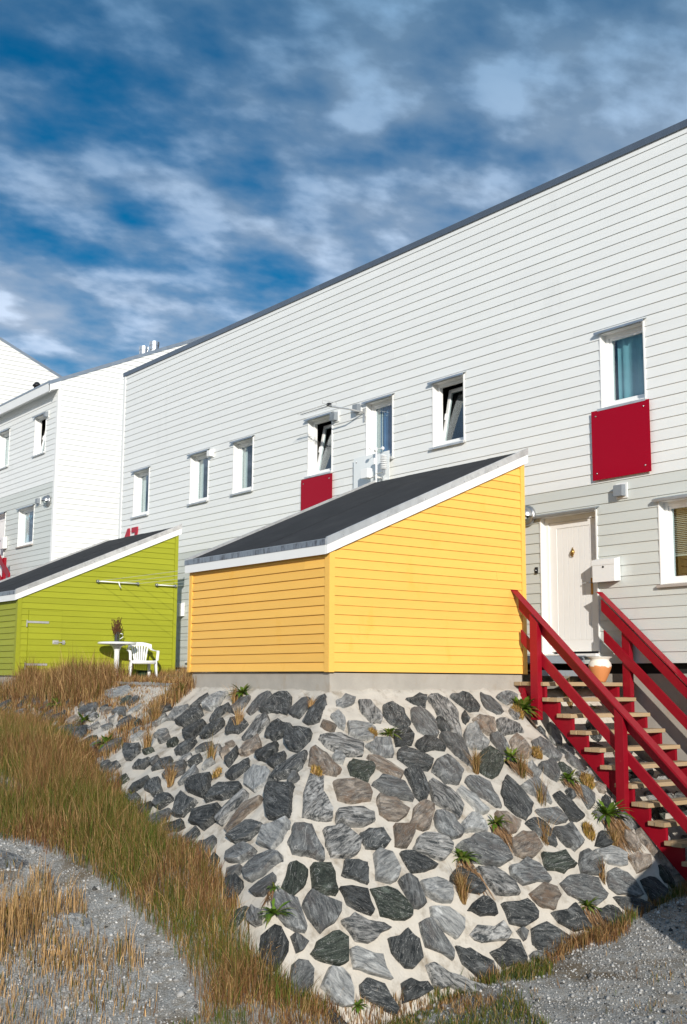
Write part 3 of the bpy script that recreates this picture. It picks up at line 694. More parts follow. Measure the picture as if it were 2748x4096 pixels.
def door(parent, x0, x1, z0, z1, y, knock=True):
    d = .16; w = MB(); jw = .10
    w.box(x0-.003, x0+.02, y-.028, y+d, z0-.02, z1).box(x1-.02, x1+.003, y-.028, y+d, z0-.02, z1).box(x0+.02, x1-.02, y-.028, y+d, z1-.02, z1)
    yi = y+d-.09; a0, a1, b1 = x0+.02, x1-.02, z1-.02
    w.box(a0, a0+.075, yi, yi+.09, z0, b1).box(a1-.075, a1, yi, yi+.09, z0, b1).box(a0+.075, a1-.075, yi, yi+.09, b1-.075, b1)
    do = w.build('door', MATS['white_paint'], parent)
    l0, l1, m0, m1 = a0+.079, a1-.079, z0+.035, b1-.079; yl = yi+.022
    lf = MB(); lf.box(l0, l1, yl+.012, yl+.05, m0, m1)
    st = .14; lf.box(l0, l0+st, yl, yl+.0115, m0, m1).box(l1-st, l1, yl, yl+.0115, m0, m1).box(l0+st, l1-st, yl, yl+.0115, m1-.10, m1).box(l0+st, l1-st, yl, yl+.0115, m0, m0+.17)
    leaf = lf.build('leaf', MATS['door_paint'], do)
    n = 6; pw = (l1-l0-2*st-.02)/n
    for k in range(n):
        u = l0+st+.01+pw*k; MB().box(u+.004, u+pw-.004, yl+.004, yl+.0118, m0+.18, m1-.11).build('plank', MATS['door_paint'], leaf)
    hx = l1-.115; hz = m0+1.0
    hb = MB(); hb.box(hx-.018, hx+.018, yl-.008, yl-.0005, hz-.15, hz+.1); pl = hb.build('lock_plate', MATS['brass'], do)
    MB().tube([(hx, yl-.006, hz+.03), (hx, yl-.05, hz+.03), (hx-.03, yl-.058, hz+.03), (hx-.13, yl-.055, hz+.025)], .009, 8).build('handle', MATS['steel'], do, True)
    if knock:
        kx = (l0+l1)/2; kz = m0+1.52
        k_ = MB(); k_.lathe([(.0, .075), (.012, .07), (.006, .055), (.018, .045), (.03, .02), (.034, 0), (.02, -.035), (.008, -.05), (.012, -.065), (0, -.075)], (kx, yl-.012, kz), 12)
        k_.tube([(kx+.035*math.cos(a_), yl-.03, kz-.005+.05*math.sin(a_)) for a_ in np.linspace(math.pi, 2*math.pi, 9)], .006, 6)
        k_.build('knocker', MATS['brass'], do, True)
    hd = MB(); hd.prism([(y-.11, z1+.012), (y-.11, z1-.024), (y-.103, z1-.024), (y-.101, z1+.006), (y-.004, z1+.042), (y-.004, z1+.05)], 0, x0-.06, x1+.05); hd.build('hood', MATS['metal'], do)
    th = MB(); th.box(x0+.02, x1-.02, y-.10, y+.1, z0-.045, z0-.004); th.build('threshold', MATS['white_paint'], do)
    return do
mat('flue_metal', (.66, .68, .70), .33, .05, 6, objr=.03, metal=.9)
mat('sill_wood', (.42, .37, .33), .8, .15, 6, (1, 4, 4), 0, .1, 30)

# ------------------------------------------------------------------ main long house
F = 5.015; XL, XR = -15.92, 5.2; ZB = .157; PITCH = .1583; NLOW = 17; NUP = 32
ZT = ZB+NLOW*PITCH; ZR = ZT+NUP*PITCH
main = thing('row_house', (-5, F, -.3), 'long white row house with grey lower cladding behind the coloured sheds', 'house')
WINS = [(-15.17, -14.34, 'sheer'), (-12.28, -11.44, 'sheer'), (-10.36, -9.55, 'sheer'), (-7.49, -6.66, 'tilt'), (-5.58, -4.78, 'blue sheer'), (-3.68, -2.86, 'tilt'), (.14, .97, 'teal')]
holes = [(a, b, 3.985, 5.155) for a, b, s in WINS]
LOW = (1.12, 2.18, 1.255, 2.455); D1 = (-1.152, -.005, .31, 2.46); D2 = (-12.18, -11.04, .31, 2.50)
holes += [LOW, D1, D2]
clad(main, 'y', F, XL+.09, XR, ZB, PITCH, NLOW+NUP, lambda r: 'grey_board' if r < NLOW else 'white_board', holes, seg=8.4)
# backing wall pieces between the openings, so that nothing shines through the joints
core = MB(); xs = sorted({XL+.02, XR, *[h[0] for h in holes], *[h[1] for h in holes]})
for u, v in zip(xs[:-1], xs[1:]):
    zs = [(ZB+.01, ZR)]
    for h in holes:
        if h[0] < (u+v)/2 < h[1]:
            zs = [p for z_ in zs for p in ((z_[0], min(z_[1], h[2])), (max(z_[0], h[3]), z_[1])) if p[1]-p[0] > .005]
    for p0, p1 in zs: core.box(u, v, F+.0005, F+.15, p0, p1)
core.build('wall', MATS['grey_board'], main)
for a, b, s in WINS: window(main, a, b, 3.985, 5.155, F, s)
window(main, *LOW, F, 'blind', True)
dm = door(main, *D1, F); door(main, *D2, F, False)
MB().box(XL-.03, XL+.088, F-.028, F+.12, ZB, ZR).build('corner_board', MATS['white_paint'], main)
MB().box(XL+.02, XL+.14, F+.151, F+8, ZB, ZR).build('end_wall', MATS['white_board'], main)
MB().box(XR-.12, XR, F+.151, F+8, ZB, ZR).build('end_wall', MATS['white_board'], main)
MB().box(XL+.02, XR, F+7.9, F+8.05, ZB, ZR-.01).build('back_wall', MATS['white_board'], main)
rf = MB().box(XL+.0, XR, F+.02, F+8.1, ZR-.06, ZR+.02).build('roof', MATS['felt'], main)
x = XL-.035; k = 0
while x < XR:
    x2 = min(x+2.95, XR+.02)
    MB().prism([(F-.042, ZR-.075), (F-.030, ZR-.075), (F-.030, ZR+.018), (F+.2, ZR+.03), (F+.2, ZR+.045), (F-.044, ZR+.032)], 0, x+.002, x2).build('flashing', MATS['roof_metal'] if 'roof_metal' in MATS else mat('roof_metal', (.16, .19, .23), .38, .08, 5, objr=.1, metal=.6), rf)
    x = x2
MB().box(XL+.15, XR, F+.06, F+.3, -4.2, .01).build('foundation', MATS['concrete'], main)
MB().box(XL+.15, XR, F+.12, F+.2, .01, ZB+.02).build('gap_shade_strip', MATS['dark_inside'], main)  # near-black strip: shade of the gap under the boards put into colour

# candle on the window board
cb = thing('candle', (1.46, F+.2, 1.30), 'small pale candle glass standing inside the window with blinds', 'candle')
MB().lathe([(.028, 0), (.034, .01), (.036, .085), (.030, .085), (.028, .03)], (1.46, F+.235, 1.345), 16).build('glass_cup', MATS['curtain_white'], cb, True)
MB().box(1.30, 2.0, F+.19, F+.40, 1.325, 1.345).build('window_board', MATS['white_paint'], main)

def panel(x0, x1, z0, z1, matn, name, label, cat, ox=.035):
    p = thing(name, ((x0+x1)/2, F-.04, z0), label, cat)
    MB().box(x0, x1, F-.024-ox-.008, F-.024-ox, z0, z1).build('sheet', MATS[matn], p, bevel=.002)
    for u in (x0+.09, x1-.10):
        for v in (z0+.10, z1-.09):
            MB().lathe([(.0, .012), (.009, .011), (.014, .006), (.015, 0), (.008, 0), (.008, -.05)], (u, F-.024-ox-.008, v), 10, 'y').build('screw', MATS['steel'], p, True)
    return p
panel(-.022, 1.057, 2.888, 3.955, 'red_panel', 'wall_panel', 'glossy dark red square panel below the teal curtained window', 'wall panel')
panel(-7.65, -6.59, 2.87, 3.93, 'red_panel', 'wall_panel', 'dark red panel half hidden by the yellow shed roof', 'wall panel')
panel(-5.87, -4.80, 3.03, 4.105, 'frosted_glass', 'wall_panel', 'frosted pale glass panel beside the weather station', 'wall panel', .06)

def vent_box(x, z, y, s, label, group=None, matn='vent_grey'):
    v = thing('wall_vent', (x, y, z), label, 'vent', group); f = .026
    MB().box(x-.5*s, x+.5*s, y-f-.012, y-f+.003, z-.55*s, z+.55*s).build('back_plate', MATS['white_paint'], v)
    b = MB(); b.prism([(y-f-.012, z+.42*s), (y-f-.10, z+.36*s), (y-f-.105, z-.42*s), (y-f-.012, z-.42*s)], 0, x-.4*s, x+.36*s)
    b.build('cover', MATS[matn], v, bevel=.004)
    return v
vent_box(.49, 2.68, F, .21, 'small square grey wall vent under the larger red panel')
vent_box(-6.53, 5.06, F, .20, 'grey wall vent right of the tilted window above the hidden red panel')
vent_box(-5.80, 5.09, F, .20, 'grey wall vent left of the blue curtained window by the aerial')
vent_box(-11.28, 5.05, F, .18, 'white wall vent beside the second window from the house corner', None, 'mail_white')

def porch_lamp(x, z, y, s, label):
    l = thing('porch_lamp', (x, y, z), label, 'lamp'); y0 = y-.026
    MB().lathe([(.16*s, 0), (.165*s, .02*s), (.15*s, .05*s), (.13*s, .06*s)], (x, y0, z), 28, 'y').build('base', MATS['lamp_metal'], l, True)
    def dome(a0, a1, r, n=10, m=14):
        vs = []; fs = []
        for i in range(n+1):
            ph = (math.pi/2)*i/n                     # away from wall
            for j in range(m+1):
                a = a0+(a1-a0)*j/m; vs.append((x+r*math.cos(ph)*math.cos(a), y0-.055*s-r*.95*math.sin(ph), z+r*math.cos(ph)*math.sin(a)))
        for i in range(n):
            for j in range(m): k0 = i*(m+1)+j; fs.append((k0, k0+1, k0+m+2, k0+m+1))
        return MB().add(vs, fs)
    dome(-.15, math.pi+.15, .135*s).build('hood', MATS['lamp_metal'], l, True)
    dome(math.pi, 2*math.pi, .120*s).build('lens', MATS['glass'], l, True)
    MB().lathe([(.0, .1*s), (.035*s, .09*s), (.04*s, .05*s), (.03*s, 0)], (x, y0-.04*s, z-.03*s), 12, 'y').build('bulb', MATS['white_paint'], l, True)
    dome(math.pi, 2*math.pi, .060*s).build('reflector', MATS['dark_steel'], l, True)
    return l
porch_lamp(-1.39, 2.51, F, 1.0, 'round grey eyelid porch lamp between the yellow shed and the white door')

def mailbox(x0, x1, z0, z1, y, label, d=.155):
    m_ = thing('mailbox', ((x0+x1)/2, y, z0), label, 'mailbox'); y1 = y-.027; y0 = y1-d+.02
    MB().prism([(y0, z0), (y0, z1-.03), (y1, z1), (y1, z0+.015)], 0, x0, x1).build('box', MATS['mail_white'], m_, bevel=.004)
    MB().prism([(y0-.006, z1-.105), (y0-.006, z1-.026), (y1, z1+.008), (y1, z1+.003), (y0-.001, z1-.031), (y0-.001, z1-.105)], 0, x0-.005, x1+.005).build('lid', MATS['mail_white'], m_)
    MB().lathe([(.016, 0), (.016, .008), (.011, .012), (0, .012)], ((x0+x1)/2, y0, z1-.135), 12, 'y').build('lock', MATS['black_plastic'], m_, True)
    return m_
mailbox(.005, .42, 1.345, 1.70, F, 'white wall mailbox right of the white door with the brass knocker')
mailbox(-12.74, -12.36, 1.335, 1.66, F, 'white wall mailbox in the gap between green and yellow sheds')

for i, hx in enumerate((-1.235, -1.62)):
    k_ = MB().box(hx-.028, hx+.028, F-.040, F-.022, 1.575, 1.675).build('wall_bracket', MATS['black_plastic'], None, bevel=.003)
    MB().lathe([(.012, 0), (.012, .01), (0, .013)], (hx, F-.040, 1.625), 10, 'y').build('screw', MATS['steel'], k_, True)
    tag(k_, ('small black bracket with a screw beside the door jamb', 'small black bracket peeking out at the yellow shed corner')[i], 'bracket')

# red house number, its foot hidden by the green roof
hn = thing('house_number', (-15.2, F-.03, 3.0), 'big red house number just above the green shed roof', 'house number')
def digit(poly): MB().prism(poly, 1, F-.05, F-.024).build('digit', MATS['red_number'], hn)
zt_ = 3.71
digit([(-15.39, zt_), (-15.28, zt_), (-15.28, zt_-.45), (-15.19, zt_-.45), (-15.19, zt_-.54), (-15.28, zt_-.54), (-15.28, zt_-.72), (-15.40, zt_-.72), (-15.40, zt_-.54), (-15.72, zt_-.54), (-15.72, zt_-.46)])
digit([(-15.16, zt_), (-14.84, zt_), (-14.84, zt_-.10), (-15.02, zt_-.72), (-15.14, zt_-.72), (-14.97, zt_-.13), (-15.16, zt_-.13)])

# television aerial
an = thing('aerial', (-5.63, F, 4.8), 'white television aerial on an angled arm between two upper windows', 'aerial')
A0 = Vector((-5.63, F-.03, 4.98)); A1 = Vector((-5.72, F-.33, 5.02)); A2 = Vector((-6.10, F-.52, 5.12))
MB().box(-5.655, -5.605, F-.036, F-.021, 4.80, 5.05).build('wall_plate', MATS['metal_light'], an)
MB().tube([A0, A1, A2], .016, 8).build('arm', MATS['metal_light'], an)
B0 = A2+Vector((.12, -.02, .0)); B1 = A2+Vector((-.95, .0, .0))
MB().tube([B0, B1], .011, 6).build('boom', MATS['metal_light'], an)
for k in range(10):
    c = B0.lerp(B1, .16+.092*k); h = .15-.007*k
    MB().tube([c-Vector((0, h, 0)), c+Vector((0, h, 0))], .004, 5).build('element', MATS['metal_light'], an)
dl = [A2+Vector((.0, -.16, .03)), A2+Vector((.0, .16, .03)), A2+Vector((.02, .17, .09)), A2+Vector((.02, -.17, .09)), A2+Vector((.0, -.16, .03))]
MB().tube(dl, .005, 5).build('dipole', MATS['metal_light'], an); MB().box(A2.x-.04, A2.x+.04, A2.y-.03, A2.y+.03, A2.z, A2.z+.06).build('junction_box', MATS['black_plastic'], an)

# weather station
ws = thing('weather_station', (-4.92, F-.25, 3.1), 'white weather station mast with cup anemometer behind the yellow shed roof', 'weather station')
mx_, my_ = -5.02, F-.22
MB().tube([(mx_, my_, 3.05), (mx_, my_, 4.13)], .017, 10).build('mast', MATS['plastic_white'], ws, True)
MB().tube([(mx_, my_, 3.68), (mx_+.24, my_-.02, 3.68)], .014, 8).build('crossarm', MATS['metal_light'], ws)
b = MB(); 
for k in range(8): b.lathe([(.0, 0), (.062, .004), (.066, .012), (.05, .02), (0, .02)], (mx_+.24, my_-.02, 3.73+k*.034), 16)
b.build('radiation_shield', MATS['plastic_white'], ws, True)
MB().tube([(mx_+.24, my_-.02, 3.64), (mx_+.24, my_-.02, 3.99)], .02, 8).build('stem', MATS['vent_grey'], ws)
MB().box(mx_-.34, mx_-.14, my_-.10, my_+.02, 3.62, 3.80).build('rain_gauge', MATS['plastic_white'], ws, bevel=.006)
MB().tube([(mx_, my_, 3.64), (mx_-.2, my_-.04, 3.60)], .012, 6).build('gauge_arm', MATS['metal_light'], ws)
MB().box(mx_-.065, mx_-.015, my_-.03, my_+.02, 3.86, 3.98).build('sensor_box', MATS['plastic_white'], ws, bevel=.004)
MB().lathe([(.0, .05), (.02, .045), (.025, 0), (.02, -.04)], (mx_, my_, 4.13), 10).build('hub', MATS['plastic_white'], ws, True)
for k in range(3):
    a = k*2.09+2.6; c = Vector((mx_+.13*math.cos(a), my_+.13*math.sin(a), 4.15)); arm = MB(); arm.tube([(mx_, my_, 4.15), c], .005, 5)
    arm.lathe([(.0, .035), (.022, .027), (.034, .0), (.022, -.027), (0, -.035)], c, 10); arm.build('cup_arm', MATS['plastic_white'], ws, True)
for z_ in (3.3, 3.6): MB().box(mx_-.02, mx_+.02, my_, F-.02, z_, z_+.03).build('wall_bracket', MATS['metal_light'], ws)

# ------------------------------------------------------------------ second house on the left, further off and higher up
K = 1.135
def kx(v): return CAM.x+(v-CAM.x)*K
def ky(v): return CAM.y+(v-CAM.y)*K
def kz(v): return CAM.z+(v-CAM.z)*K
X2 = kx(-15.94); Y2 = ky(3.19); ZT2 = kz(4.842); ZB2 = ZT2-17*PITCH; XE = X2-14
h2 = thing('end_house', (X2-5, Y2, ZB2), 'white house with sunlit end wall standing left of the long row house', 'house')
wz0, wz1 = kz(5.69), kz(6.725)
W2 = [(kx(-17.39), kx(-16.65), 'tilt'), (kx(-19.93), kx(-19.17), 'sheer')]
lowz = (kz(3.345), kz(4.355)); LW2 = (kx(-18.21), kx(-17.18)); DR2 = (kx(-20.25), kx(-19.165), ZB2+.15, kz(4.376))
h2h = [(a, b, wz0, wz1) for a, b, s in W2]+[(*LW2, *lowz), DR2]
ze = kz(7.15); nr2 = int((ze+.1-ZB2)/PITCH)+1
clad(h2, 'y', Y2, XE, X2-.09, ZB2, PITCH, nr2, lambda r: 'grey_board' if r < 17 else 'white_board', h2h, cutl=(0, ze+.08), seg=20)
core = MB(); xs = sorted({XE, X2-.005, *[h[0] for h in h2h], *[h[1] for h in h2h]})
for u, v in zip(xs[:-1], xs[1:]):
    zs = [(ZB2, ze+.1)]
    for h in h2h:
        if h[0] < (u+v)/2 < h[1]: zs = [p for z_ in zs for p in ((z_[0], min(z_[1], h[2])), (max(z_[0], h[3]), z_[1])) if p[1]-p[0] > .005]
    for p0, p1 in zs: core.box(u, v, Y2+.0005, Y2+.15, p0, p1)
core.build('wall', MATS['grey_board'], h2)
for a, b, s in W2: window(h2, a, b, wz0, wz1, Y2, s)
window(h2, *LW2, *lowz, Y2, 'paper', True); door(h2, *DR2, Y2, False)
SL = .458; zr2 = lambda y: kz(7.35)+SL*(y-ky(2.92)); YB = Y2+8.6
nr = int((zr2(YB)-ZB2)/PITCH)+1
clad(h2, 'x', X2, Y2+.06, YB, ZB2, PITCH, nr, lambda r: 'white_board', cutl=(SL, zr2(0)-.03), seg=40, tb=.030)
MB().prism([(Y2+.16, ZB2), (Y2+.16, zr2(Y2+.16)-.1), (YB, zr2(YB)-.1), (YB, ZB2)], 0, X2-.15, X2-.0005).build('end_wall', MATS['white_board'], h2)
MB().box(X2-.088, X2+.03, Y2-.03, Y2+.058, ZB2, ze+.09).build('corner_board', MATS['white_paint'], h2)
MB().box(XE, X2, YB, YB+.1, ZB2-1, zr2(YB)-.1).build('back_wall', MATS['white_board'], h2)
MB().box(XE, X2-.02, Y2+.05, Y2+.3, ZB2-3, ZB2).build('foundation', MATS['concrete'], h2)
YE = ky(2.94)
rf2 = MB().prism([(YE+.02, zr2(YE)-.16), (YE+.02, zr2(YE)+.01), (YB+.2, zr2(YB+.2)+.01), (YB+.2, zr2(YB+.2)-.16)], 0, XE, X2-.02).build('roof', MATS['felt'], h2)
MB().prism([(YE+.02, ze), (Y2-.002, ze+.085), (Y2-.002, ze+.105), (YE+.02, ze+.02)], 0, XE, X2-.02).build('soffit', MATS['white_paint'], h2)
MB().box(XE, X2+.035, YE-.02, YE+.019, ze-.02, zr2(YE)-.005).build('fascia', MATS['white_paint'], h2)
MB().prism([(YE-.02, zr2(YE)-.30), (YE-.02, zr2(YE)-.03), (Y2+.05, zr2(Y2+.05)-.03), (Y2+.05, ze+.1), (Y2+.0, ze+.09), (YE, ze)], 0, X2-.018, X2+.030).build('eave_end', MATS['white_paint'], h2)
MB().box(XE, X2+.045, YE-.035, YE+.05, zr2(YE)-.004, zr2(YE)+.045).build('eave_flashing', MATS['metal'], rf2)
y = YE-.03
while y < YB:
    y2_ = min(y+1.9, YB+.2)
    MB().prism([(y, zr2(y)-.055), (y, zr2(y)+.055), (y2_-.004, zr2(y2_)+.055), (y2_-.004, zr2(y2_)-.055)], 0, X2-.05, X2+.042).build('flashing', MATS['metal'], rf2)
    y = y2_
for (py, pz, r, lab) in ((8.41, 10.585, .155, 'shiny round metal flue on the end house roof, the taller one'), (8.04, 10.36, .145, 'shiny round metal flue on the end house roof, the lower one')):
    pf = thing('flue_pipe', (-20.8, py, zr2(py)), lab, 'flue')
    MB().lathe([(r*.94, -.7), (r*.94, -.13), (r*1.02, -.125), (r*1.02, -.005), (r*.96, 0), (r*.9, -.01), (r*.9, -.1)], (-20.8, py, pz), 24).build('pipe', MATS['flue_metal'], pf)
    MB().lathe([(r*.99, 0), (r*1.0, .012), (r*.99, .024)], (-20.8, py, pz-.28), 24).build('seam_band', MATS['steel'], pf)
vh = thing('roof_vent', (-22.4, 5.2, zr2(5.2)), 'small black hooded vent on the end house roof', 'roof vent')
MB().lathe([(.09, -.1), (.09, .22), (.13, .23), (.13, .27), (.05, .36), (0, .37)], (-22.4, 5.2, zr2(5.2)+.0), 16).build('cowl', MATS['black_plastic'], vh, True)
vent_box(kx(-16.55), kz(6.66), Y2, .19, 'grey wall vent beside the tilted upper window of the end house')
vent_box(kx(-16.84), kz(4.42), Y2, .19, 'grey wall vent left of the end house porch lamp')
porch_lamp(kx(-16.27), kz(4.36), Y2, 1.05, 'round grey eyelid porch lamp at the corner of the end house')
mailbox(kx(-19.30), kx(-18.93), kz(3.36), kz(3.70), Y2, 'white wall mailbox beside the end house door')
# its red stair rail, only the tip shows
rr = thing('stair_railing', (-21.9, 4.0, 2.5), 'tip of a red stair railing in front of the end house', 'railing')
for dz, w_ in ((0, .2), (-.55, .16)):
    MB().prism([(-25.0, 3.99+1.35+dz), (-21.6, 2.70+.25+dz), (-21.6, 2.50+.25+dz), (-25.0, 3.79+1.35+dz)], 1, 4.28, 4.33).build('rail', MATS['red_paint'], rr)
for px_ in (-22.3, -24.2): MB().box(px_, px_+.12, 4.335, 4.42, 1.6, 2.95+(-21.6-px_)*.74).build('post', MATS['red_paint'], rr)

# third house, only its end wall shows
X3 = -30.0; s3 = -.434; zr3 = lambda y: 11.527+s3*(y-9.14)
h3 = thing('far_house', (X3-4, 8, 5), 'far white end wall with a roof edge falling towards the end house', 'house')
rows3 = int((zr3(3.0)-5)/.17)+1
clad(h3, 'x', X3, 3.0, 14, 5, .17, rows3, lambda r: 'white_board', cutl=(s3, zr3(0)-.04), seg=40, tb=.032)
MB().prism([(3, 5), (14, 5), (14, zr3(14)-.1), (3, zr3(3)-.1)], 0, X3-8, X3-.0005).build('wall', MATS['white_board'], h3)
r3 = MB().prism([(2.8, zr3(2.8)-.09), (14.2, zr3(14.2)-.09), (14.2, zr3(14.2)+.0), (2.8, zr3(2.8)+.0)], 0, X3-8.1, X3-.01).build('roof', MATS['felt'], h3)
MB().prism([(2.8, zr3(2.8)-.06), (14.2, zr3(14.2)-.06), (14.2, zr3(14.2)+.05), (2.8, zr3(2.8)+.05)], 0, X3-.008, X3+.04).build('flashing', MATS['metal'], r3)
# ------------------------------------------------------------------ coloured storage sheds
SW, SLN, HE, SM = 3.4, 3.373, 1.454, .44
def shed(ox, oy, oz, name, matn, label, hole=None, plinth_depth=.8):
    s = thing(name, (ox-SLN/2, oy+SW/2, oz-.2), label, 'shed')
    zu = lambda y: oz+HE+SM*(y-oy)
    x0, x1, y0, y1 = ox-SLN, ox, oy, oy+SW; M_ = MATS[matn]
    pl = MB().box(x0+.03, x1-.03, y0+.03, y1-.02, oz-plinth_depth, oz-.018).build('plinth', MATS['concrete'], s)
    cr = MB(); cr.prism([(y0+.002, oz), (y1-.002, oz), (y1-.002, zu(y1)-.02), (y0+.002, zu(y0)-.02)], 0, x0+.002, x1-.002); cr.build('wall', M_, s)
    P = .1158; n = int((zu(y1)-oz)/P)+2
    clad(s, 'x', x1, y0+.058, y1-.058, oz-.005, P, n, lambda r: matn, [hole] if hole else (), cutl=(SM, zu(0)-.004), seg=40, tb=.021, tt=.005)
    clad(s, 'y', y0, x0+.058, x1-.072, oz-.005, P, 14, lambda r: matn, cutl=(0, zu(y0)-.004), seg=40, tb=.024, tt=.004)
    for (a0, a1, b0, b1) in ((x1-.07, x1+.027, y0-.027, y0+.056), (x1-.05, x1+.027, y1-.056, y1+.02), (x0-.02, x0+.056, y0-.027, y0+.05)):
        yy = b0 if b1 < y0+.2 else b1
        MB().prism([(b0, oz-.012), (b1, oz-.012), (b1, zu(b1)-.005), (b0, zu(b0)-.005)], 0, a0, a1).build('corner_post', M_, s)
    # roof: felt strips running up the slope, white fascias, metal flashings
    ya, yb = y0-.075, y1+.07; rf = MB().prism([(ya, zu(ya)+.08), (yb, zu(yb)+.08), (yb, zu(yb)+.165), (ya, zu(ya)+.165)], 0, x0-.03, x1+.028).build('roof', MATS['felt'], s)
    cuts = [x0-.03, x0+.75, x0+1.72, x0+2.62, x1+.027]
    for i in range(4):
        h = .004+.004*(i % 2); MB().prism([(ya+.004, zu(ya)+.1655), (yb-.004, zu(yb)+.1655), (yb-.004, zu(yb)+.17+h), (ya+.004, zu(ya)+.17+h)], 0, cuts[i], cuts[i+1]+(.06 if i in (0, 2) else -.001)).build('felt_strip', MATS['felt'], rf)
    for xa, xb in ((x1+.0285, x1+.054), (x0-.054, x0-.0305)):
        MB().prism([(ya-.012, zu(ya)), (yb, zu(yb)), (yb, zu(yb)+.125), (ya-.012, zu(ya)+.125)], 0, xa, xb).build('fascia', MATS['white_paint'], s)
    MB().box(x0-.0535, x1+.028, ya-.014, ya-.0005, zu(ya)-.004, zu(ya)+.118).build('fascia', MATS['white_paint'], s)
    for xa, xb in ((x1+.0285, x1+.060), (x0-.060, x0-.0305)):
        yy = ya-.016
        while yy < yb:
            ye = min(yy+1.35, yb+.004)
            MB().prism([(yy, zu(yy)+.118), (ye-.002, zu(ye)+.118), (ye-.002, zu(ye)+.212), (yy, zu(yy)+.212)], 0, xa, xb).build('rake_flashing', MATS['metal_light'], rf)
            for yk in (yy+.25, yy+.95):
                if yk < yb: MB().lathe([(.009, 0), (.007, .004), (0, .006)], (xb if xa > ox-1 else xb, yk, zu(yk)+.14), 8, 'x').build('rivet', MATS['steel'], rf, True)
            yy = ye
    xx = x0-.056
    while xx < x1:
        xe = min(xx+random.uniform(.5, .9), x1+.0275)
        MB().prism([(ya-.021, zu(ya)+.112), (ya-.015, zu(ya)+.112), (ya-.015, zu(ya)+.172), (ya+.05, zu(ya)+.198), (ya+.05, zu(ya)+.205), (ya-.021, zu(ya)+.182)], 0, xx, xe-.0015).build('eave_flashing', MATS['eave_metal'], rf); xx = xe
    return s
shed(0, 0, 0, 'garden_shed', 'yellow_board', 'bright yellow boarded shed with dark sloping roof on the stone bank')
GX, GY, GZ = -10.0, .03, -.055
gdoor = (GY+.20, GY+.885, GZ+.0, 1.186)
gs = shed(GX, GY, GZ, 'garden_shed', 'green_board', 'lime green boarded shed with a low hatch door beside the plastic chair', gdoor)
shed(9.75, .02, -2.72, 'garden_shed', 'blue_board', 'blue boarded shed at the foot of the red stairs')
# hatch door of the green shed
hd_ = MB().box(GX+.003, GX+.012, gdoor[0]+.004, gdoor[1]-.004, GZ-.02, gdoor[3]-.004).build('hatch_door', MATS['green_board'], gs)
P = .1158
for r in range(11):
    zb, zt = GZ-.005+r*P, GZ-.005+(r+1)*P; zt2 = min(zt, gdoor[3]-.004)
    if zt2-zb < .02: continue
    vs, fs = lap([(gdoor[0]+.004, zb-(.02 if r == 0 else 0)), (gdoor[1]-.004, zb-(.02 if r == 0 else 0)), (gdoor[1]-.004, zt2), (gdoor[0]+.004, zt2)], 'x', GX+.0125, zb, zt, .026, .012)
    MB().add(vs, fs).build('board', MATS['green_board'], hd_)
for hz in (.962, .152):
    MB().box(GX+.039, GX+.046, .205, .64, hz-.024, hz+.016).build('strap_hinge', MATS['metal_light'], hd_)
    MB().box(GX+.03, GX+.05, .185, .204, hz-.10, hz+.03).build('hinge_pin', MATS['metal_light'], hd_)
MB().box(GX+.039, GX+.047, .73, .85, .545, .62).box(GX+.047, GX+.06, .74, .985, .572, .592).box(GX+.030, GX+.047, .93, .985, .545, .62).build('bolt', MATS['metal_light'], hd_)

# ------------------------------------------------------------------ clothes line
cl = thing('clothes_line', (GX+.1, 2.5, 1.75), 'clothes line with wires from the green shed wall to the yellow shed', 'clothes line')
for (a, b) in ((1.60, 2.53), (2.92, 3.40)):
    MB().tube([(GX+.085, a, 1.815), (GX+.085, b, 1.815)], .012, 8).build('bar', MATS['plastic_white'], cl, True)
    for y in (a+.02, b-.03): MB().box(GX+.0, GX+.10, y-.014, y+.014, 1.79, 1.845).build('bracket', MATS['dark_steel'], cl)
for y in (1.62, 2.075, 2.51, 2.94, 3.38):
    MB().tube([(GX+.09, y, 1.815), (GX+3.3, y, 1.79), (-SLN-.03, y, 1.815)], .0032, 5).build('line', MATS['wire'], cl)
    MB().box(-SLN-.04, -SLN-.0, y-.015, y+.015, 1.79, 1.84).build('bracket', MATS['dark_steel'], cl)
MB().tube([(GX+.10, 2.06, 1.83), (GX+.11, 2.08, 1.76), (GX+.11, 2.11, 1.70)], .012, 6).build('cleat', MATS['plastic_white'], cl, True)

# ------------------------------------------------------------------ red stairs
st = thing('staircase', (1.4, 4.0, -2.7), 'red wooden outdoor stairs with pale plank treads beside the stone bank', 'staircase')
RUN, RISE = .237, .207; TX = lambda i: .263+RUN*i; TZ = lambda i: -.115-RISE*i
YN, YF = 3.20, 4.835; NT = 13
def plank(x0, x1, z, th=.052, y0=None):
    dy = random.uniform(-.012, .012); dz = random.uniform(-.002, .002)
    return MB().box(x0+.0025, x1-.0025, YN+dy, YF+random.uniform(-.006, .006), z-th+dz, z+dz)
for i in range(NT):
    if i == 0:
        for a, b in ((-.02, .105), (.105, .23), (.23, .355), (.355, .525)): plank(a, b, TZ(0)).build('tread', MATS['tread_wood'], st, bevel=.004)
    else:
        plank(TX(i), TX(i)+.107, TZ(i)).build('tread', MATS['tread_wood'], st, bevel=.004); plank(TX(i)+.107, TX(i)+.262, TZ(i)).build('tread', MATS['tread_wood'], st, bevel=.004)
slope = RISE/RUN
low = lambda x: -.638-slope*(x-.62)
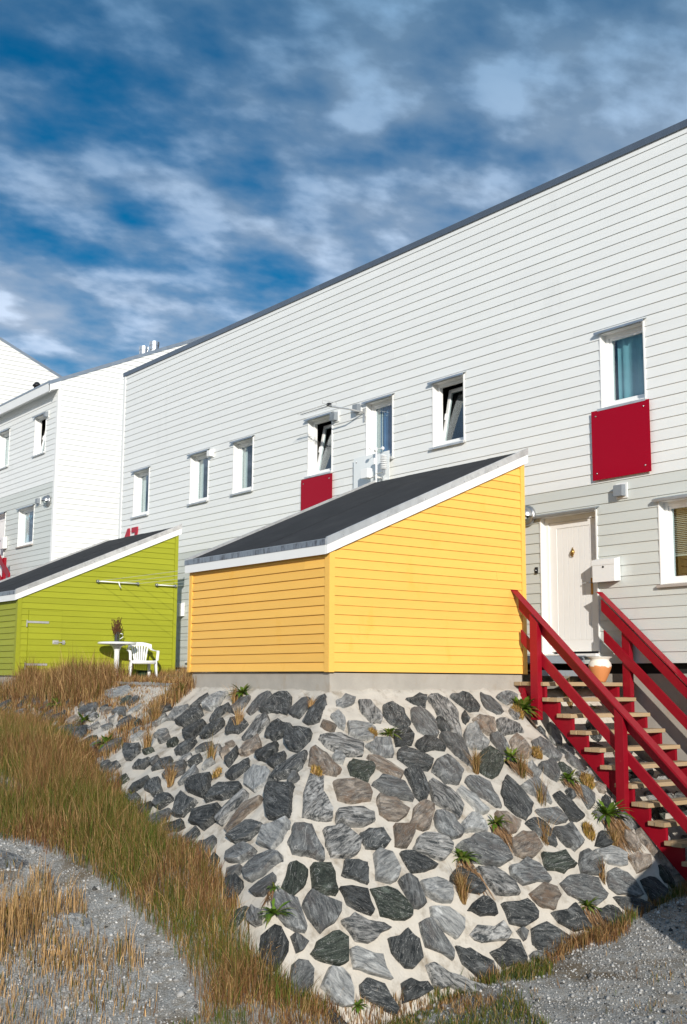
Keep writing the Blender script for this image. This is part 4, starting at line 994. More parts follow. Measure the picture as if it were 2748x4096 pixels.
for ys in ((3.262, 3.31), (4.765, 4.813)):
    poly = [(-.0, TZ(0)-.056)]
    for i in range(NT):
        xf = TX(i)+.222; poly += [(xf, TZ(i)-.056)]
        if i < NT-1: poly += [(xf, TZ(i+1)-.056)]
    xe = TX(NT-1)+.222; zend = -2.95
    poly += [(xe, zend), ((-.638-zend)/slope+.62, zend), (.25, low(.25)), (-.0, low(.25)+.1)]
    # split the sawtooth into a solid beam and one block under each tread so faces stay simple
    for i in range(NT):
        x0 = max(TX(i)-.015, -.0) if i else 0.0; x1 = TX(i)+.222; zt = TZ(i)-.0535
        zb0, zb1 = max(min(low(x0), TZ(i)-.18), zend), max(low(x1), zend)
        MB().prism([(x0, zt), (x1, zt), (x1, zb1), (x0, zb0)], 1, ys[0]+(0 if i % 2 else .0006), ys[1]-(0 if i % 2 else .0006)).build('stringer_block', MATS['red_paint'], st)
capt = lambda x: 1.168-slope*(x+.013)      # top of cap (near rail)
def rails(side, x_a, x_b, yb0, yb1, yc0, yc1, posts, yp0, yp1, dx):
    c = lambda x: capt(x-dx)
    MB().prism([(x_a-.05, c(x_a-.05)), (x_b, c(x_b)), (x_b, c(x_b)-.052), (x_a+.01, c(x_a-.05)-.052-.0)], 1, yc0, yc1).build('rail_cap', MATS['red_paint'], st, bevel=.004)
    MB().prism([(x_a+.02, c(x_a+.02)-.054), (x_b, c(x_b)-.054), (x_b, c(x_b)-.225), (x_a+.02, c(x_a+.02)-.225)], 1, yb0, yb1).build('hand_rail', MATS['red_paint'], st, bevel=.003)
    m0 = x_a+.055; MB().prism([(m0, c(m0)-.475), (x_b, c(x_b)-.475), (x_b, c(x_b)-.65), (m0, c(m0)-.65)], 1, yb0, yb1).build('mid_rail', MATS['red_paint'], st, bevel=.003)
    for px_, zb in posts:
        po = MB().prism([(px_, c(px_)-.056), (px_+.135, c(px_+.135)-.056), (px_+.135, zb), (px_, zb)], 1, yp0, yp1).build('post', MATS['red_paint'], st, bevel=.003)
        for bz in (TZ((px_-.2)/RUN)-.12, TZ((px_-.2)/RUN)-.24):
            MB().lathe([(.018, 0), (.016, .008), (0, .012)], (px_+.04+(.05 if bz < TZ((px_-.2)/RUN)-.2 else 0), yp0, bz), 10, 'y').build('bolt', MATS['red_paint'], po, True)
rails(0, .04, 3.35, 3.222, 3.257, 3.125, 3.265, [(.345, -.62), (1.752, -2.05), (3.16, -2.98)], 3.135, 3.2215, 0)
rails(1, .16, 3.35, 4.818, 4.850, 4.80, 4.945, [(.515, -.85), (1.92, -2.1), (3.2, -2.98)], 4.8505, 4.93, .165)
for px_ in (.08,):
    MB().prism([(.03, -.34), (.10, -.20), (.20, -.34), (.13, -.46)], 1, 3.240, 3.2605).build('plate', MATS['red_paint'], st)
for bx_, bz_ in ((.09, -.28), (.13, -.38)): MB().lathe([(.016, 0), (.014, .01), (0, .014)], (bx_, 3.240, bz_), 8, 'y').build('bolt', MATS['red_paint'], st, True)

# landing of steel grating in front of the door
ld = thing('steel_landing', (-.9, 4.4, -.2), 'grey steel grating landing in front of the white door', 'landing')
MB().box(-2.6, -.30, 3.50, 4.955, .235, .258).build('grating', MATS['dark_steel'], ld)
MB().box(-2.6, -.30, 3.47, 3.498, .14, .258).box(-.298, -.27, 3.47, 4.955, .155, .258).build('edge_beam', MATS['vent_grey'], ld)
MB().box(-.25, .03, 3.55, 4.90, .030, .050).box(.031, .05, 3.55, 4.90, -.03, .05).build('step', MATS['vent_grey'], ld)
for (px_, py_) in ((-.33, 3.52), (-.33, 4.9), (-2.5, 3.52)): MB().box(px_, px_+.05, py_, py_+.04, -.5, .234).build('leg', MATS['vent_grey'], ld)
MB().prism([(-1.15, 4.55), (-.1, 4.42), (.0, 4.62), (-.15, 4.86), (-1.1, 4.9)], 2, .2585, .272).build('doormat', MATS['vent_grey'], None)
tag(bpy.data.objects['doormat'], 'flat grey mat lying on the steel landing at the white door', 'mat')

# terracotta pot on the top tread
pt = thing('flower_pot', (.30, 4.62, -.113), 'terracotta pot with flaking white glaze on the top tread', 'flower pot')
prof = [(.062, 0), (.070, .012), (.105, .10), (.135, .19), (.142, .235), (.132, .275), (.115, .300), (.110, .315), (.128, .335), (.148, .350), (.150, .357), (.135, .357), (.10, .31), (.115, .24), (.09, .1), (0, .06)]
MB().lathe([(r_*1.17, z_) for r_, z_ in prof], (.30, 4.62, -.111), 40, caps=True).build('pot_body', MATS['terracotta'], pt, True)
# ------------------------------------------------------------------ plastic table, chair, jug
TXc, TYc, TZ0 = -9.47, 1.86, -.19
tb_ = thing('garden_table', (TXc, TYc, TZ0), 'round white plastic pedestal table by the green shed wall', 'table')
MB().lathe([(0, .745), (.36, .745), (.375, .752), (.378, .77), (.372, .785), (.36, .79), (0, .79)], (TXc, TYc, TZ0), 40, caps=False).build('table_top', MATS['plastic_white'], tb_, True)
MB().lathe([(.05, .05), (.05, .60), (.055, .63), (.09, .70), (.17, .746)], (TXc, TYc, TZ0), 24).build('pedestal', MATS['plastic_white'], tb_, True)
for k in range(4):
    a = .5+k*math.pi/2; c, s = math.cos(a), math.sin(a)
    MB().tube([(TXc+.03*c, TYc+.03*s, TZ0+.16), (TXc+.18*c, TYc+.18*s, TZ0+.10), (TXc+.32*c, TYc+.32*s, TZ0+.015)], [.03, .026, .02], 8).build('leg', MATS['plastic_white'], tb_, True)
jg = thing('glass_jug', (TXc-.02, TYc, TZ0+.79), 'clear glass jug of dried brown flowers on the white table', 'jug')
JZ = TZ0+.791
MB().lathe([(.0, .004), (.055, .004), (.058, .0), (.06, .01), (.056, .05), (.05, .12), (.045, .17), (.05, .205), (.047, .205), (.042, .17), (.047, .12), (.052, .05), (.05, .012), (0, .01)], (TXc-.02, TYc, JZ), 24, caps=False).build('jug_body', MATS['glass'], jg, True)
MB().tube([(TXc+.03, TYc+.045, JZ+.17), (TXc+.06, TYc+.085, JZ+.16), (TXc+.062, TYc+.09, JZ+.10), (TXc+.028, TYc+.045, JZ+.06)], .008, 6).build('jug_handle', MATS['plastic_white'], jg, True)
fl = MB()
for k in range(46):
    a = random.uniform(0, 6.28); r0 = random.uniform(0, .03); sp_ = random.uniform(.02, .12); hgt = random.uniform(.22, .47)
    p0 = Vector((TXc-.02+r0*math.cos(a), TYc+r0*math.sin(a), JZ+.02)); p1 = p0+Vector((sp_*.35*math.cos(a), sp_*.35*math.sin(a), hgt*.55)); p2 = p0+Vector((sp_*math.cos(a), sp_*math.sin(a), hgt))
    fl.tube([p0, p1, p2], [.004, .003, .002], 4)
    for j in range(7):
        c = p1.lerp(p2, .1+j*.14)+Vector((random.uniform(-.015, .015), random.uniform(-.015, .015), 0)); q_ = random.uniform(.006, .014)
        fl.add([c+Vector((q_, 0, 0)), c+Vector((-q_*.5, q_, 0)), c+Vector((-q_*.5, -q_, 0)), c+Vector((0, 0, q_*1.6)), c-Vector((0, 0, q_))], [(0, 1, 3), (1, 2, 3), (2, 0, 3), (1, 0, 4), (2, 1, 4), (0, 2, 4)])
fl.build('dried_flowers', MATS['dried'], jg)

CX, CY, CZ = -9.40, 2.37, -.19
ch = thing('garden_chair', (CX, CY, CZ), 'white plastic stacking chair with slatted back beside the table', 'chair')
fa = math.atan2(-.29, .95); cf, sf = math.cos(fa), math.sin(fa)
def cw(p): return (CX+p[0]*cf-p[1]*sf, CY+p[0]*sf+p[1]*cf, CZ+p[2])   # local: +x forward, +y to its left
def cb_(b, name): b.v = [cw(v) for v in b.v]; return b.build(name, MATS['plastic_white'], ch, True)
vs = []; fs = []; n = 12
for i in range(n+1):
    u = i/n; x = -.19+.45*u; z = .40+.035*u-.03*math.sin(u*math.pi) - (.03*max(0, u-.85)/.15)
    for j in range(9):
        v = j/8*2-1; vs.append((x+.02*(1-v*v)*u, v*(.19+.045*u), z+.012*v*v))
for i in range(n):
    for j in range(8): k = i*9+j; fs.append((k, k+1, k+10, k+9))
m_ = len(vs); vs += [(a, b, c-.012) for a, b, c in vs]; fs += [tuple(reversed([v+m_ for v in f])) for f in fs[:n*8]]
cb_(MB().add(vs, fs), 'seat')
ap = MB(); ap.prism([(-.235, .435), (.235, .435), (.235, .385), (.20, .37), (-.20, .37), (-.235, .385)], 0, .255, .272); cb_(ap, 'seat_apron')
for sy in (-1, 1):
    f_ = MB(); f_.add([(.29, sy*.275, 0), (.24, sy*.29, 0), (.25, sy*.235, 0), (.27, sy*.255, .44), (.19, sy*.265, .44), (.20, sy*.20, .44)], [(0, 1, 2), (5, 4, 3), (0, 3, 4, 1), (1, 4, 5, 2), (2, 5, 3, 0)]); cb_(f_, 'leg')
    b_ = MB(); b_.add([(-.30, sy*.225, 0), (-.25, sy*.235, 0), (-.265, sy*.185, 0), (-.22, sy*.205, .42), (-.15, sy*.21, .42), (-.17, sy*.15, .42)], [(0, 1, 2), (5, 4, 3), (0, 3, 4, 1), (1, 4, 5, 2), (2, 5, 3, 0)]); cb_(b_, 'leg')
    # arm: flat band from the backrest down to the front leg
    pts = [(-.27, .20, .72), (-.20, .245, .665), (-.05, .275, .645), (.12, .285, .64), (.22, .28, .63), (.255, .272, .58), (.245, .262, .44)]
    av = []; af = []
    for k, (x, y, z) in enumerate(pts):
        wv = .030 if k < 5 else .026
        if k < 5: av += [(x, sy*(y-wv), z), (x, sy*(y+wv), z), (x, sy*(y+wv), z-.018), (x, sy*(y-wv), z-.018)]
        else: av += [(x+.012, sy*(y-wv), z), (x+.012, sy*(y+wv), z), (x-.02, sy*(y+wv), z), (x-.02, sy*(y-wv), z)]
    for k in range(len(pts)-1):
        for j in range(4): af.append((4*k+j, 4*k+(j+1) % 4, 4*k+4+(j+1) % 4, 4*k+4+j))
    cb_(MB().add(av, af), 'armrest')
bx_ = lambda z: -.17-.14*(z-.42)/.38
topz = lambda y: .81-.55*max(0, abs(y)-.06)**1.45
av = []; af = []; ys_ = np.linspace(-.235, .235, 17)
for y in ys_:
    zt = topz(y); zb = zt-.075-.10*max(0, abs(y)-.12); dxx = .12*(y/.235)**2*.6
    av += [(bx_(zt)+dxx, y, zt), (bx_(zb)+dxx, y, zb), (bx_(zb)+dxx-.014, y, zb), (bx_(zt)+dxx-.014, y, zt)]
for k in range(len(ys_)-1):
    for j in range(4): af.append((4*k+j, 4*k+(j+1) % 4, 4*k+4+(j+1) % 4, 4*k+4+j))
cb_(MB().add(av, af), 'back_rim')
for k in range(7):
    t_ = (k-3)/3; yb, yt = t_*.105, t_*.165; zt = topz(yt)-.07; w0, w1 = .011, .017; xt = bx_(zt)+.072*(yt/.235)**2; xm = bx_(.6)+.03*(t_)**2
    sl_ = MB(); sv = []
    for (x, y, z, w) in ((-.175, yb, .41, w0), (xm, (yb*.55+yt*.45), .60, w1), (xt, yt, zt+.004, w1)):
        sv += [(x, y-w, z), (x, y+w, z), (x-.01, y+w, z), (x-.01, y-w, z)]
    sl_.add(sv, [(4*i+j, 4*i+(j+1) % 4, 4*i+4+(j+1) % 4, 4*i+4+j) for i in range(2) for j in range(4)]); cb_(sl_, 'slat')
bk = thing('bucket', (-9.72, 2.56, -.17), 'dark green tub on the grass under the chair by the green wall', 'bucket')
MB().lathe([(.10, 0), (.105, .02), (.125, .22), (.135, .235), (.135, .25), (.12, .25), (.10, .03), (0, .02)], (-9.74, 2.58, -.19), 24).build('tub', MATS['tub_green'], bk, True)

# ------------------------------------------------------------------ bedrock showing through the gravel
def rock(cx, cy, rx, ry, rz, rot_, label, tone):
    n, m_ = 9, 18; vs = []; fs = []; c, s = math.cos(rot_), math.sin(rot_); base = float(H_(np.array(cx), np.array(cy)))
    for i in range(n+1):
        ph = math.pi/2*i/n
        for j in range(m_):
            a = 2*math.pi*j/m_; k = 1+.45*(float(fbm(np.array(cx*3+2*math.cos(a)), np.array(cy*3+2*math.sin(a)+i*.35)))-.5)
            u, v = rx*math.cos(ph)*math.cos(a)*k, ry*math.cos(ph)*math.sin(a)*k
            x, y = cx+u*c-v*s, cy+u*s+v*c
            vs.append((x, y, float(H_(np.array(x), np.array(y)))-.03+rz*math.sin(ph)*(.8+.4*random.random())))
    for i in range(n):
        for j in range(m_): fs.append((i*m_+j, i*m_+(j+1) % m_, (i+1)*m_+(j+1) % m_, (i+1)*m_+j))
    o = MB().add(vs, fs).build('rock', MATS[f'stone_{tone}'], None); tag(o, label, 'rock')
rock(.95, -3.62, .34, .13, .09, .25, 'low pale rock lying in the gravel below the footpath', 'l1')
rock(-.9, -3.62, .42, .17, .06, .3, 'flat grey rock beside the bend of the footpath', 'm0')
rock(.55, -4.1, .55, .26, .07, .1, 'broad flat bedrock hump in the lower gravel', 'm1')
rock(3.12, -2.1, .22, .12, .10, .5, 'dark rock at the foot of the stone bank corner', 'd1')

# ------------------------------------------------------------------ gravel and grass
PTH = np.array([(-9, -5.6), (-4, -4.5), (-2.5, -4.05), (-1.6, -3.72), (-.9, -3.42), (0, -3.24), (.9, -3.30), (1.95, -3.32), (2.6, -3.50), (3.1, -3.75), (4.5, -4.6)])
def dpath(x, y):
    d = np.full(x.shape, 9.)
    for a, b in zip(PTH[:-1], PTH[1:]):
        ab = b-a; t_ = np.clip(((x-a[0])*ab[0]+(y-a[1])*ab[1])/(ab@ab), 0, 1); d = np.minimum(d, np.hypot(x-a[0]-t_*ab[0], y-a[1]-t_*ab[1]))
    return d
ypath = lambda x: np.interp(x, PTH[:, 0], PTH[:, 1])
onbank = lambda x, y: E_(x, y) > G_(x, y)+.0
def gravel(n, x0, x1, y0, y1, dens, seed):
    r = np.random.default_rng(seed); x = r.uniform(x0, x1, n); y = r.uniform(y0, y1, n); k = r.random(n) < dens(x, y); x, y = x[k], y[k]; n = len(x)
    z = H_(x, y); s = np.exp(r.normal(math.log(.0062), .55, n)); base = np.array([(1, 0, 0), (0, 1, 0), (-1, 0, 0), (0, -1, 0), (0, 0, .8), (0, 0, -.8)])
    v = base[None]*s[:, None, None]*(.6+.8*r.random((n, 6, 1))); a = r.uniform(0, 6.28, n); c, si = np.cos(a), np.sin(a)
    v = np.stack([v[..., 0]*c[:, None]-v[..., 1]*si[:, None], v[..., 0]*si[:, None]+v[..., 1]*c[:, None], v[..., 2]], -1)+np.stack([x, y, z+s*.3], -1)[:, None]
    f = np.array([(0, 1, 4), (1, 2, 4), (2, 3, 4), (3, 0, 4), (1, 0, 5), (2, 1, 5), (3, 2, 5), (0, 3, 5)])
    F_ = (f[None]+6*np.arange(n)[:, None, None]).reshape(-1, 3)
    t_ = np.clip(r.normal(.33, .14, n), .06, .62)[:, None]*np.array([1.0, .98, .94])[None]; return v.reshape(-1, 3), F_, np.repeat(t_, 6, 0)
def gdens(x, y):
    p = dpath(x, y); d = np.where(p < .20, 1.0, 0.); low = y < ypath(x)
    d = np.maximum(d, np.where(low, .35+.65*(fbm(x*1.1, y*1.1) > .47), 0)); d = np.maximum(d, np.where((x > 2.9) & (y > -2.6), .9, 0))
    d = np.maximum(d, np.where(np.hypot((x+3.3)/.7, (y+2.76)/.22) < 1, 1., 0))
    return np.where(onbank(x, y), 0, d)
v, f_, t_ = gravel(150000, -5.5, 6.3, -5.8, 3.2, gdens, 5)
gv = bpy.data.objects.new('gravel', np_mesh('gravel', v, f_, MATS['gravel_stone'], tint=t_)); COL.objects.link(gv)
tag(gv, 'loose pale grey gravel on the footpath and at the foot of the bank', 'gravel', kind='stuff')

SRAW = np.array([.50, .32, .145]); BROWN = np.array([.235, .128, .048]); OLIVE = np.array([.145, .128, .026]); GREEN = np.array([.085, .125, .020]); RUST = np.array([.185, .085, .040])
def blades(x, y, z, h, width, tint, lean, r):
    n = len(x); a = r.uniform(0, 6.28, n); la = r.uniform(0, 6.28, n); dx, dy = np.cos(a)*width/2, np.sin(a)*width/2
    lx, ly = np.cos(la)*lean*h, np.sin(la)*lean*h
    P = np.stack([np.stack([x-dx, y-dy, z-.02], -1), np.stack([x+dx, y+dy, z-.02], -1),
                  np.stack([x+dx*.8+lx*.35, y+dy*.8+ly*.35, z+h*.55], -1), np.stack([x-dx*.8+lx*.35, y-dy*.8+ly*.35, z+h*.55], -1), np.stack([x+lx, y+ly, z+h], -1)], 1)
    b = 5*np.arange(n)[:, None]; F_ = np.concatenate([b+np.array([[0, 1, 2]]), b+np.array([[0, 2, 3]]), b+np.array([[3, 2, 4]])], 0)
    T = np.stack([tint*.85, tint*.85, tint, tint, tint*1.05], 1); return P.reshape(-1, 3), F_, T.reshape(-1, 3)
def grass(name, label, n, box, dens, hfun, cfun, seed, width=.0055, lean=.22, zf=None):
    r = np.random.default_rng(seed); x = r.uniform(box[0], box[1], n); y = r.uniform(box[2], box[3], n)
    k = r.random(n) < dens(x, y); x, y = x[k], y[k]; n = len(x)
    z = np.maximum(H_(x, y), E_(x, y)-.02) if zf is None else zf(x, y)
    h = hfun(x, y)*np.exp(r.normal(0, .28, n)); tint = cfun(x, y, r)*np.exp(r.normal(0, .22, n))[:, None]
    P, F_, T = blades(x, y, z, h, width*np.exp(r.normal(0, .3, n)), tint, np.abs(r.normal(0, lean, n)), r)
    o = bpy.data.objects.new(name, np_mesh(name, P, F_, MATS['grass_blade'], tint=np.clip(T, 0, 1))); COL.objects.link(o)
    tag(o, label, 'grass', kind='stuff'); return o
def pick(r, n, cols, w):
    i = r.choice(len(cols), n, p=np.array(w)/sum(w)); return np.array(cols)[i]
footd = lambda x, y: (G_(x, y)-E_(x, y))            # >0 where soil covers the bank
# meadow between the footpath and the bank
def mdens(x, y):
    up_ = y > ypath(x)+.16; f = footd(x, y)
    d = np.where(up_ & (f > -.05+.25*(fbm(x*2.3, y*2.3)-.5)) & (x < 2.95+.2*fbm(y*2, x)), 1.0, 0); d *= .55+.45*(fbm(x*1.6+3, y*1.6) > .42)
    d *= np.clip((dpath(x, y)-.14)/.22, .05, 1)
    d *= np.where(np.hypot((x+3.3)/.7, (y+2.76)/.22) < 1, .12, 1); return np.where(np.maximum(x, -y) < .1, 0, d)
def mcol(x, y, r):
    n = len(x); g = fbm(x*1.2+9, y*1.2+2)[:, None]; a = pick(r, n, [BROWN*1.1, RUST*1.1, SRAW*.95, OLIVE, GREEN], [4, 3, 3, 2, 1]); b = pick(r, n, [OLIVE*1.1, GREEN*1.15, BROWN*1.1, SRAW*.9], [4, 3, 2.2, 1.8])
    return np.where(g > .53, b, a)
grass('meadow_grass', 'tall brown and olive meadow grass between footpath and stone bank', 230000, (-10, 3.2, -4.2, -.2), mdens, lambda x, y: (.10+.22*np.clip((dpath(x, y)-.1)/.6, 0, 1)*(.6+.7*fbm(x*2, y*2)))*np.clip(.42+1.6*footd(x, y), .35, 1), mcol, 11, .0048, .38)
# dry grass along the rim of the terrace and round the table
def rdens(x, y):
    rim = 1.0*np.exp(-((y-.02+.25*(fbm(x*1.5, x*.3)-.5))/.42)**2)*(x < -3.3)*(x > -9.75); patch = (x < -3.0)*(y < 0)*(fbm(x*1.4+4, y*2.4+1) > .47)*1.0*(y > -2.2)
    around = ((x < -3.55) & (x > -9.95) & (y > 0) & (y < 4.2))*np.where(y < 1.0, .75, .3)
    top = ((x < -3.2) & (x > -7.5) & (y > -.42) & (y < .25))*.95*(fbm(x*2.2+1, y*3) > .30)
    return np.clip(np.maximum(np.maximum(np.maximum(rim*1.1, patch*.6), around), top), 0, 1)
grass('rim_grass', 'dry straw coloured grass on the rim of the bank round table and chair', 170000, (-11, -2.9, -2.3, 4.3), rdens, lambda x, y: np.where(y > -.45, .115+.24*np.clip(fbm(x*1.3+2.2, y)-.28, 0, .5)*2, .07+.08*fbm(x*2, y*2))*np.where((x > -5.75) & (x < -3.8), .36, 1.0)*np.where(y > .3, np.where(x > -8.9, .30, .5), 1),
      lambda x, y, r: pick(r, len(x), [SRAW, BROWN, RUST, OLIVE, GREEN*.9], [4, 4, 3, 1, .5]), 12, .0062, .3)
# scattered stalks in the gravel below the path
def ldens(x, y):
    return np.clip(np.where(fbm(x*1.6+2, y*1.6+7) > .50, .6, .08)+.9*np.exp(-((x-1.3)/.75)**2-((y+3.95)/.28)**2)+.5*np.clip((-4.25-y)*1.5, 0, 1), 0, 1)*(y < ypath(x)-.14)
grass('dry_stalks', 'pale dry stalks and tufts growing through the lower gravel', 60000, (-3.5, 5.2, -6, -3.0), ldens, lambda x, y: .09+.20*np.clip((fbm(x*1.6+2, y*1.6+7)-.46)*5, 0, 1), lambda x, y, r: pick(r, len(x), [SRAW*1.15, SRAW, BROWN, OLIVE], [4, 3, 2, 1.4]), 13, .006, .18)
# fringe at the foot of the sunny face
def fdens(x, y):
    d = x-np.interp(y, [-3, -1.5, 0, 1, 2.6, 5], [2.9, 3.0, 3.0, 2.92, 2.75, 2.5]); w = .14+.42*(fbm(y*1.7+.7, y*.2) -.25)+.25*(y < -.9)*np.clip((-.7-y), 0, 1)
    return np.where((d > -.02) & (d < w) & (y > -2.9), .95*np.clip((w-d)/.1, 0, 1), np.where((x > 3.0) & (y < -.55-.5*(x-3.6)+.5*(fbm(x*2, y*2)-.5)), .55*(fbm(x*1.9, y*1.9) > .4), 0.))
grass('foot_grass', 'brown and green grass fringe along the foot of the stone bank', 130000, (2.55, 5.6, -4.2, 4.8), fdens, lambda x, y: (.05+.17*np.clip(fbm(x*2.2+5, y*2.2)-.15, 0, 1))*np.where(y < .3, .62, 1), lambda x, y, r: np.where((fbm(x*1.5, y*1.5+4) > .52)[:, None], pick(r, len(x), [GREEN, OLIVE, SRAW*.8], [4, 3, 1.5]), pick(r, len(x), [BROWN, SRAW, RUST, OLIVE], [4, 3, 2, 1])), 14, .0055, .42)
# short thin cover on the remaining soil
grass('ground_cover', 'thin short grass on bare soil around the bank', 90000, (-9, 5.5, -5.8, 3.4), lambda x, y: np.where(onbank(x, y) | (dpath(x, y) < .2), 0, np.where(y < ypath(x), .25, .5))*(fbm(x*2.7, y*2.7) > .42)*((x < 3) | (y < -.8) | (fbm(x*3, y*3+2) > .62)), lambda x, y: .03+.05*fbm(x*3, y*3), lambda x, y, r: pick(r, len(x), [SRAW*.9, BROWN, OLIVE, GREEN], [3, 3, 2, 1]), 15, .005, .5)

# ------------------------------------------------------------------ plants rooted in the joints
def place_z(x, y): return max(float(E_(x, y)), float(H_(np.array(x), np.array(y))))
def rosette(x, y, s, n, label, seed, dry=True, tilt=(0, 0), grp=None):
    r = random.Random(seed); z = place_z(x, y)+.02; o = thing('weed_plant', (x, y, z), label, 'plant', grp)
    _, nn = surf(x, y); lv = []; lf = []; lt = []
    for k in range(n*2):
        a = r.uniform(0, 6.28); el = r.uniform(.1, 1.0); Ln = s*r.uniform(.5, 1.25); w = Ln*r.uniform(.13, .21)
        d = Vector((math.cos(a)*math.cos(el), math.sin(a)*math.cos(el), math.sin(el)))+nn*.15; side = Vector((-math.sin(a), math.cos(a), 0))
        g = r.uniform(.7, 1.3); col = np.array([.12, .205, .025])*g if r.random() < .7 else np.array([.22, .24, .055])*g
        segs = 5; b0 = len(lv)
        for i in range(segs+1):
            tq = i/segs; c = Vector((x, y, z))+d*(Ln*tq)+Vector((0, 0, -1))*(Ln*.62*tq*tq*math.cos(el)); ww = w*math.sin(math.pi*min(1, .12+tq*.88))*(1.25 if i % 2 else .75)
            lv += [c-side*ww*.5, c+Vector((0, 0, -.12*ww)), c+side*ww*.5]; lt += [col]*3
        for i in range(segs): q_ = b0+3*i; lf += [(q_, q_+1, q_+4, q_+3), (q_+1, q_+2, q_+5, q_+4)]
    me = np_mesh('leaves', np.array([tuple(v_) for v_ in lv]), np.array(lf), MATS['leaf'], tint=np.array(lt)); ob = bpy.data.objects.new('leaves', me); COL.objects.link(ob); attach(ob, o)
    if dry:                                                    # last year's leaves hang below
        rg = np.random.default_rng(seed); m_ = int(95*s/.2); dn = Vector((nn.x, nn.y, 0)).normalized() if nn.z < .99 else Vector((1, 0, 0))
        vs = []; fs = []; ts = []
        for k in range(m_):
            u = rg.uniform(-.6, .6)*s; v_ = rg.uniform(.0, .8)*s; px_, py_ = x+dn.x*v_-dn.y*u, y+dn.y*v_+dn.x*u; p0 = Vector((px_, py_, place_z(px_, py_)+rg.uniform(.015, .05)))
            L_ = rg.uniform(.3, .8)*s; q0 = (px_+dn.x*L_+rg.uniform(-.06, .06), py_+dn.y*L_+rg.uniform(-.06, .06)); p1 = Vector((*q0, place_z(*q0)+rg.uniform(.01, .04))); sd_ = Vector((-dn.y, dn.x, .2))*rg.uniform(.004, .008)
            b0 = len(vs); vs += [p0-sd_, p0+sd_, p1+sd_*.4, p1-sd_*.4]; fs.append((b0, b0+1, b0+2, b0+3)); cc_ = np.array([.26, .155, .08])*rg.uniform(.3, 1.6); ts += [cc_]*4
        ob = bpy.data.objects.new('withered_leaves', np_mesh('withered_leaves', np.array([tuple(v_) for v_ in vs]), np.array(fs), MATS['leaf'], tint=np.clip(np.array(ts), 0, 1))); COL.objects.link(ob); attach(ob, o)
    return o
PL = [(.28, 3.02, .30, 40, True, 'big leafy green weed beside the top of the red stairs'), (2.06, 2.60, .30, 38, True, 'big leafy green weed with withered skirt beside the second rail post'),
      (1.25, 1.81, .20, 26, True, 'leafy green weed halfway between the gable wall and the stairs'), (1.63, 2.40, .19, 24, True, 'leafy green weed close under the stair stringer'), (2.04, .76, .19, 24, True, 'leafy green weed in the middle of the sunny stone face'),
      (2.30, .02, .19, 24, True, 'spiky green weed low on the sunny stone face'), (2.53, -2.47, .20, 26, False, 'green weed at the lower end of the bank corner'), (2.74, 1.42, .17, 22, True, 'green weed near the foot of the bank by the shadow edge'),
      (-1.82, -.08, .22, 30, False, 'green cushion plant just under the concrete plinth of the yellow shed'), (.73, .34, .17, 24, False, 'small bushy green plant under the yellow gable'), (2.35, -2.35, .10, 12, True, 'tiny reddish green weed near the corner edge'),
      (-6.98, -.43, .22, 20, True, 'sprawling green weed in dry grass below the green shed'), (-3.5, -1.2, .24, 16, True, 'broad leafed weed at the top of the meadow'), (-3.45, -.06, .20, 20, True, 'green weed at the rim beside the yellow shed corner'),
      (-8.3, .55, .22, 26, True, 'green weed in the dry grass in front of the table'), (-5.2, -.75, .20, 18, True, 'reddish green weed among overgrown stones of the bank'), (3.0, -1.9, .15, 16, False, 'green weed at the foot of the bank between grass tufts'),
      (.18, 4.62, .14, 12, False, 'green weed behind the flower pot'), (-.02, 3.62, .15, 12, False, 'green weed behind the first stair post'), (3.35, -2.9, .13, 14, False, 'green weed at the gravel edge below the bank corner')]
for i, (x, y, s, n, dry, lab) in enumerate(PL): rosette(x, y, s, n, lab, 100+i, dry)
def tuft(x, y, s, n, lab, seed, cols, w, moss=False):
    r = np.random.default_rng(seed); o = thing('moss_clump' if moss else 'grass_tuft', (x, y, place_z(x, y)), lab, 'moss' if moss else 'grass tuft')
    rad = s*(.42 if moss else .22); a = r.uniform(0, 6.28, n); q_ = rad*np.sqrt(r.random(n)); px_, py_ = x+q_*np.cos(a), y+q_*np.sin(a)
    pz = np.array([place_z(u, v_) for u, v_ in zip(px_, py_)])+.01
    if moss: pz = pz+.35*s*np.sqrt(np.clip(1-(q_/rad)**2, 0, 1))*r.random(n)
    h = s*np.exp(r.normal(0, .3, n))*(.22 if moss else 1); tint = pick(r, n, cols, w)*np.exp(r.normal(0, .2, n))[:, None]
    P, F_, T = blades(px_, py_, pz, h, np.full(n, .009 if moss else .005), tint, np.abs(r.normal(0, .9 if moss else .4, n)), r)
    ob = bpy.data.objects.new('blades', np_mesh('blades', P, F_, MATS['grass_blade'], tint=np.clip(T, 0, 1))); COL.objects.link(ob); attach(ob, o); tag(ob, kind='stuff')
YM = np.array([.42, .27, .06])
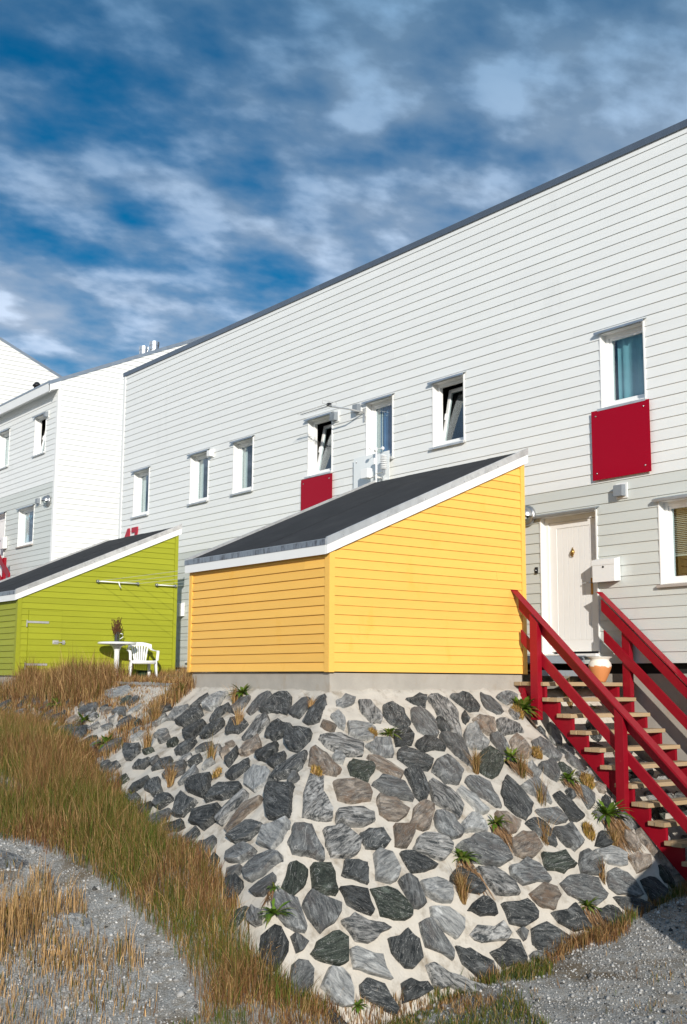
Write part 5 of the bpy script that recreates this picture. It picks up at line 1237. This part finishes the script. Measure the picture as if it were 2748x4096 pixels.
TF = [(1.19, 2.33, .17, 420, 1, 'round yellowish moss clump near the striped stones by the stairs'), (1.68, 2.70, .20, 420, 1, 'yellow moss clump squeezed against the stair stringer'), (2.2, 2.10, .17, 420, 1, 'golden moss clump beside the big withered weed'), (.42, 2.80, .20, 420, 1, 'brown and yellow moss pad below the big weed at the stair top'),
      (1.32, -1.14, .16, 300, 1, 'straw coloured moss on the bank corner under the pink stone'), (2.58, -.25, .17, 420, 0, 'brown round grass tuft low on the sunny stone face'), (1.40, 1.09, .16, 300, 0, 'olive grass tuft in a joint under the yellow gable'), (.70, .12, .12, 220, 1, 'brown moss line in the joint beside the bushy plant'), (1.5, 1.75, .22, 70, 0, 'thin dry stalks rising beside the middle weed'),
      (2.22, 1.35, .22, 60, 0, 'thin pale stalks above the lower dark stones'), (2.59, 1.85, .16, 90, 0, 'short grass tuft near the tip of the cast shadow'), (-1.0, -.64, .2, 150, 0, 'reddish dry tuft on the shaded stone face below the plinth'), (-.59, -1.28, .2, 120, 0, 'dry tuft among dark slanting stones'), (2.72, -2.62, .14, 260, 1, 'rusty moss clump at the foot of the bank corner'),
      (1.85, 1.69, .24, 60, 0, 'pair of thin stalks over the long white veined stone'), (-2.36, -1.18, .2, 200, 0, 'dry grass tuft at the meadow edge of the bank'), (-1.81, -.2, .16, 120, 0, 'thin dry tuft right under the green cushion plant'), (-3.1, -.67, .22, 260, 0, 'straw tuft on the overgrown part of the bank'), (-.85, -1.66, .18, 180, 0, 'dry tuft where meadow meets dark stones'),
      (-.16, -1.45, .13, 160, 1, 'small yellow flowering cushion on the shaded stone face'), (.12, 4.15, .22, 380, 0, 'yellow green grass tuft behind the top tread'), (2.35, 2.35, .16, 260, 0, 'dry tangle of grass beside the lower stringer'), (.02, -.28, .1, 120, 0, 'little dry tuft at the top of the bank corner')]
for i, (x, y, s, n, ms_, lab) in enumerate(TF): tuft(x, y, s, n, lab, 300+i, [YM, SRAW, BROWN, OLIVE] if ms_ else [SRAW, BROWN, OLIVE, RUST], [4, 3, 2, 1.5] if ms_ else [4, 3, 2, 1], bool(ms_))
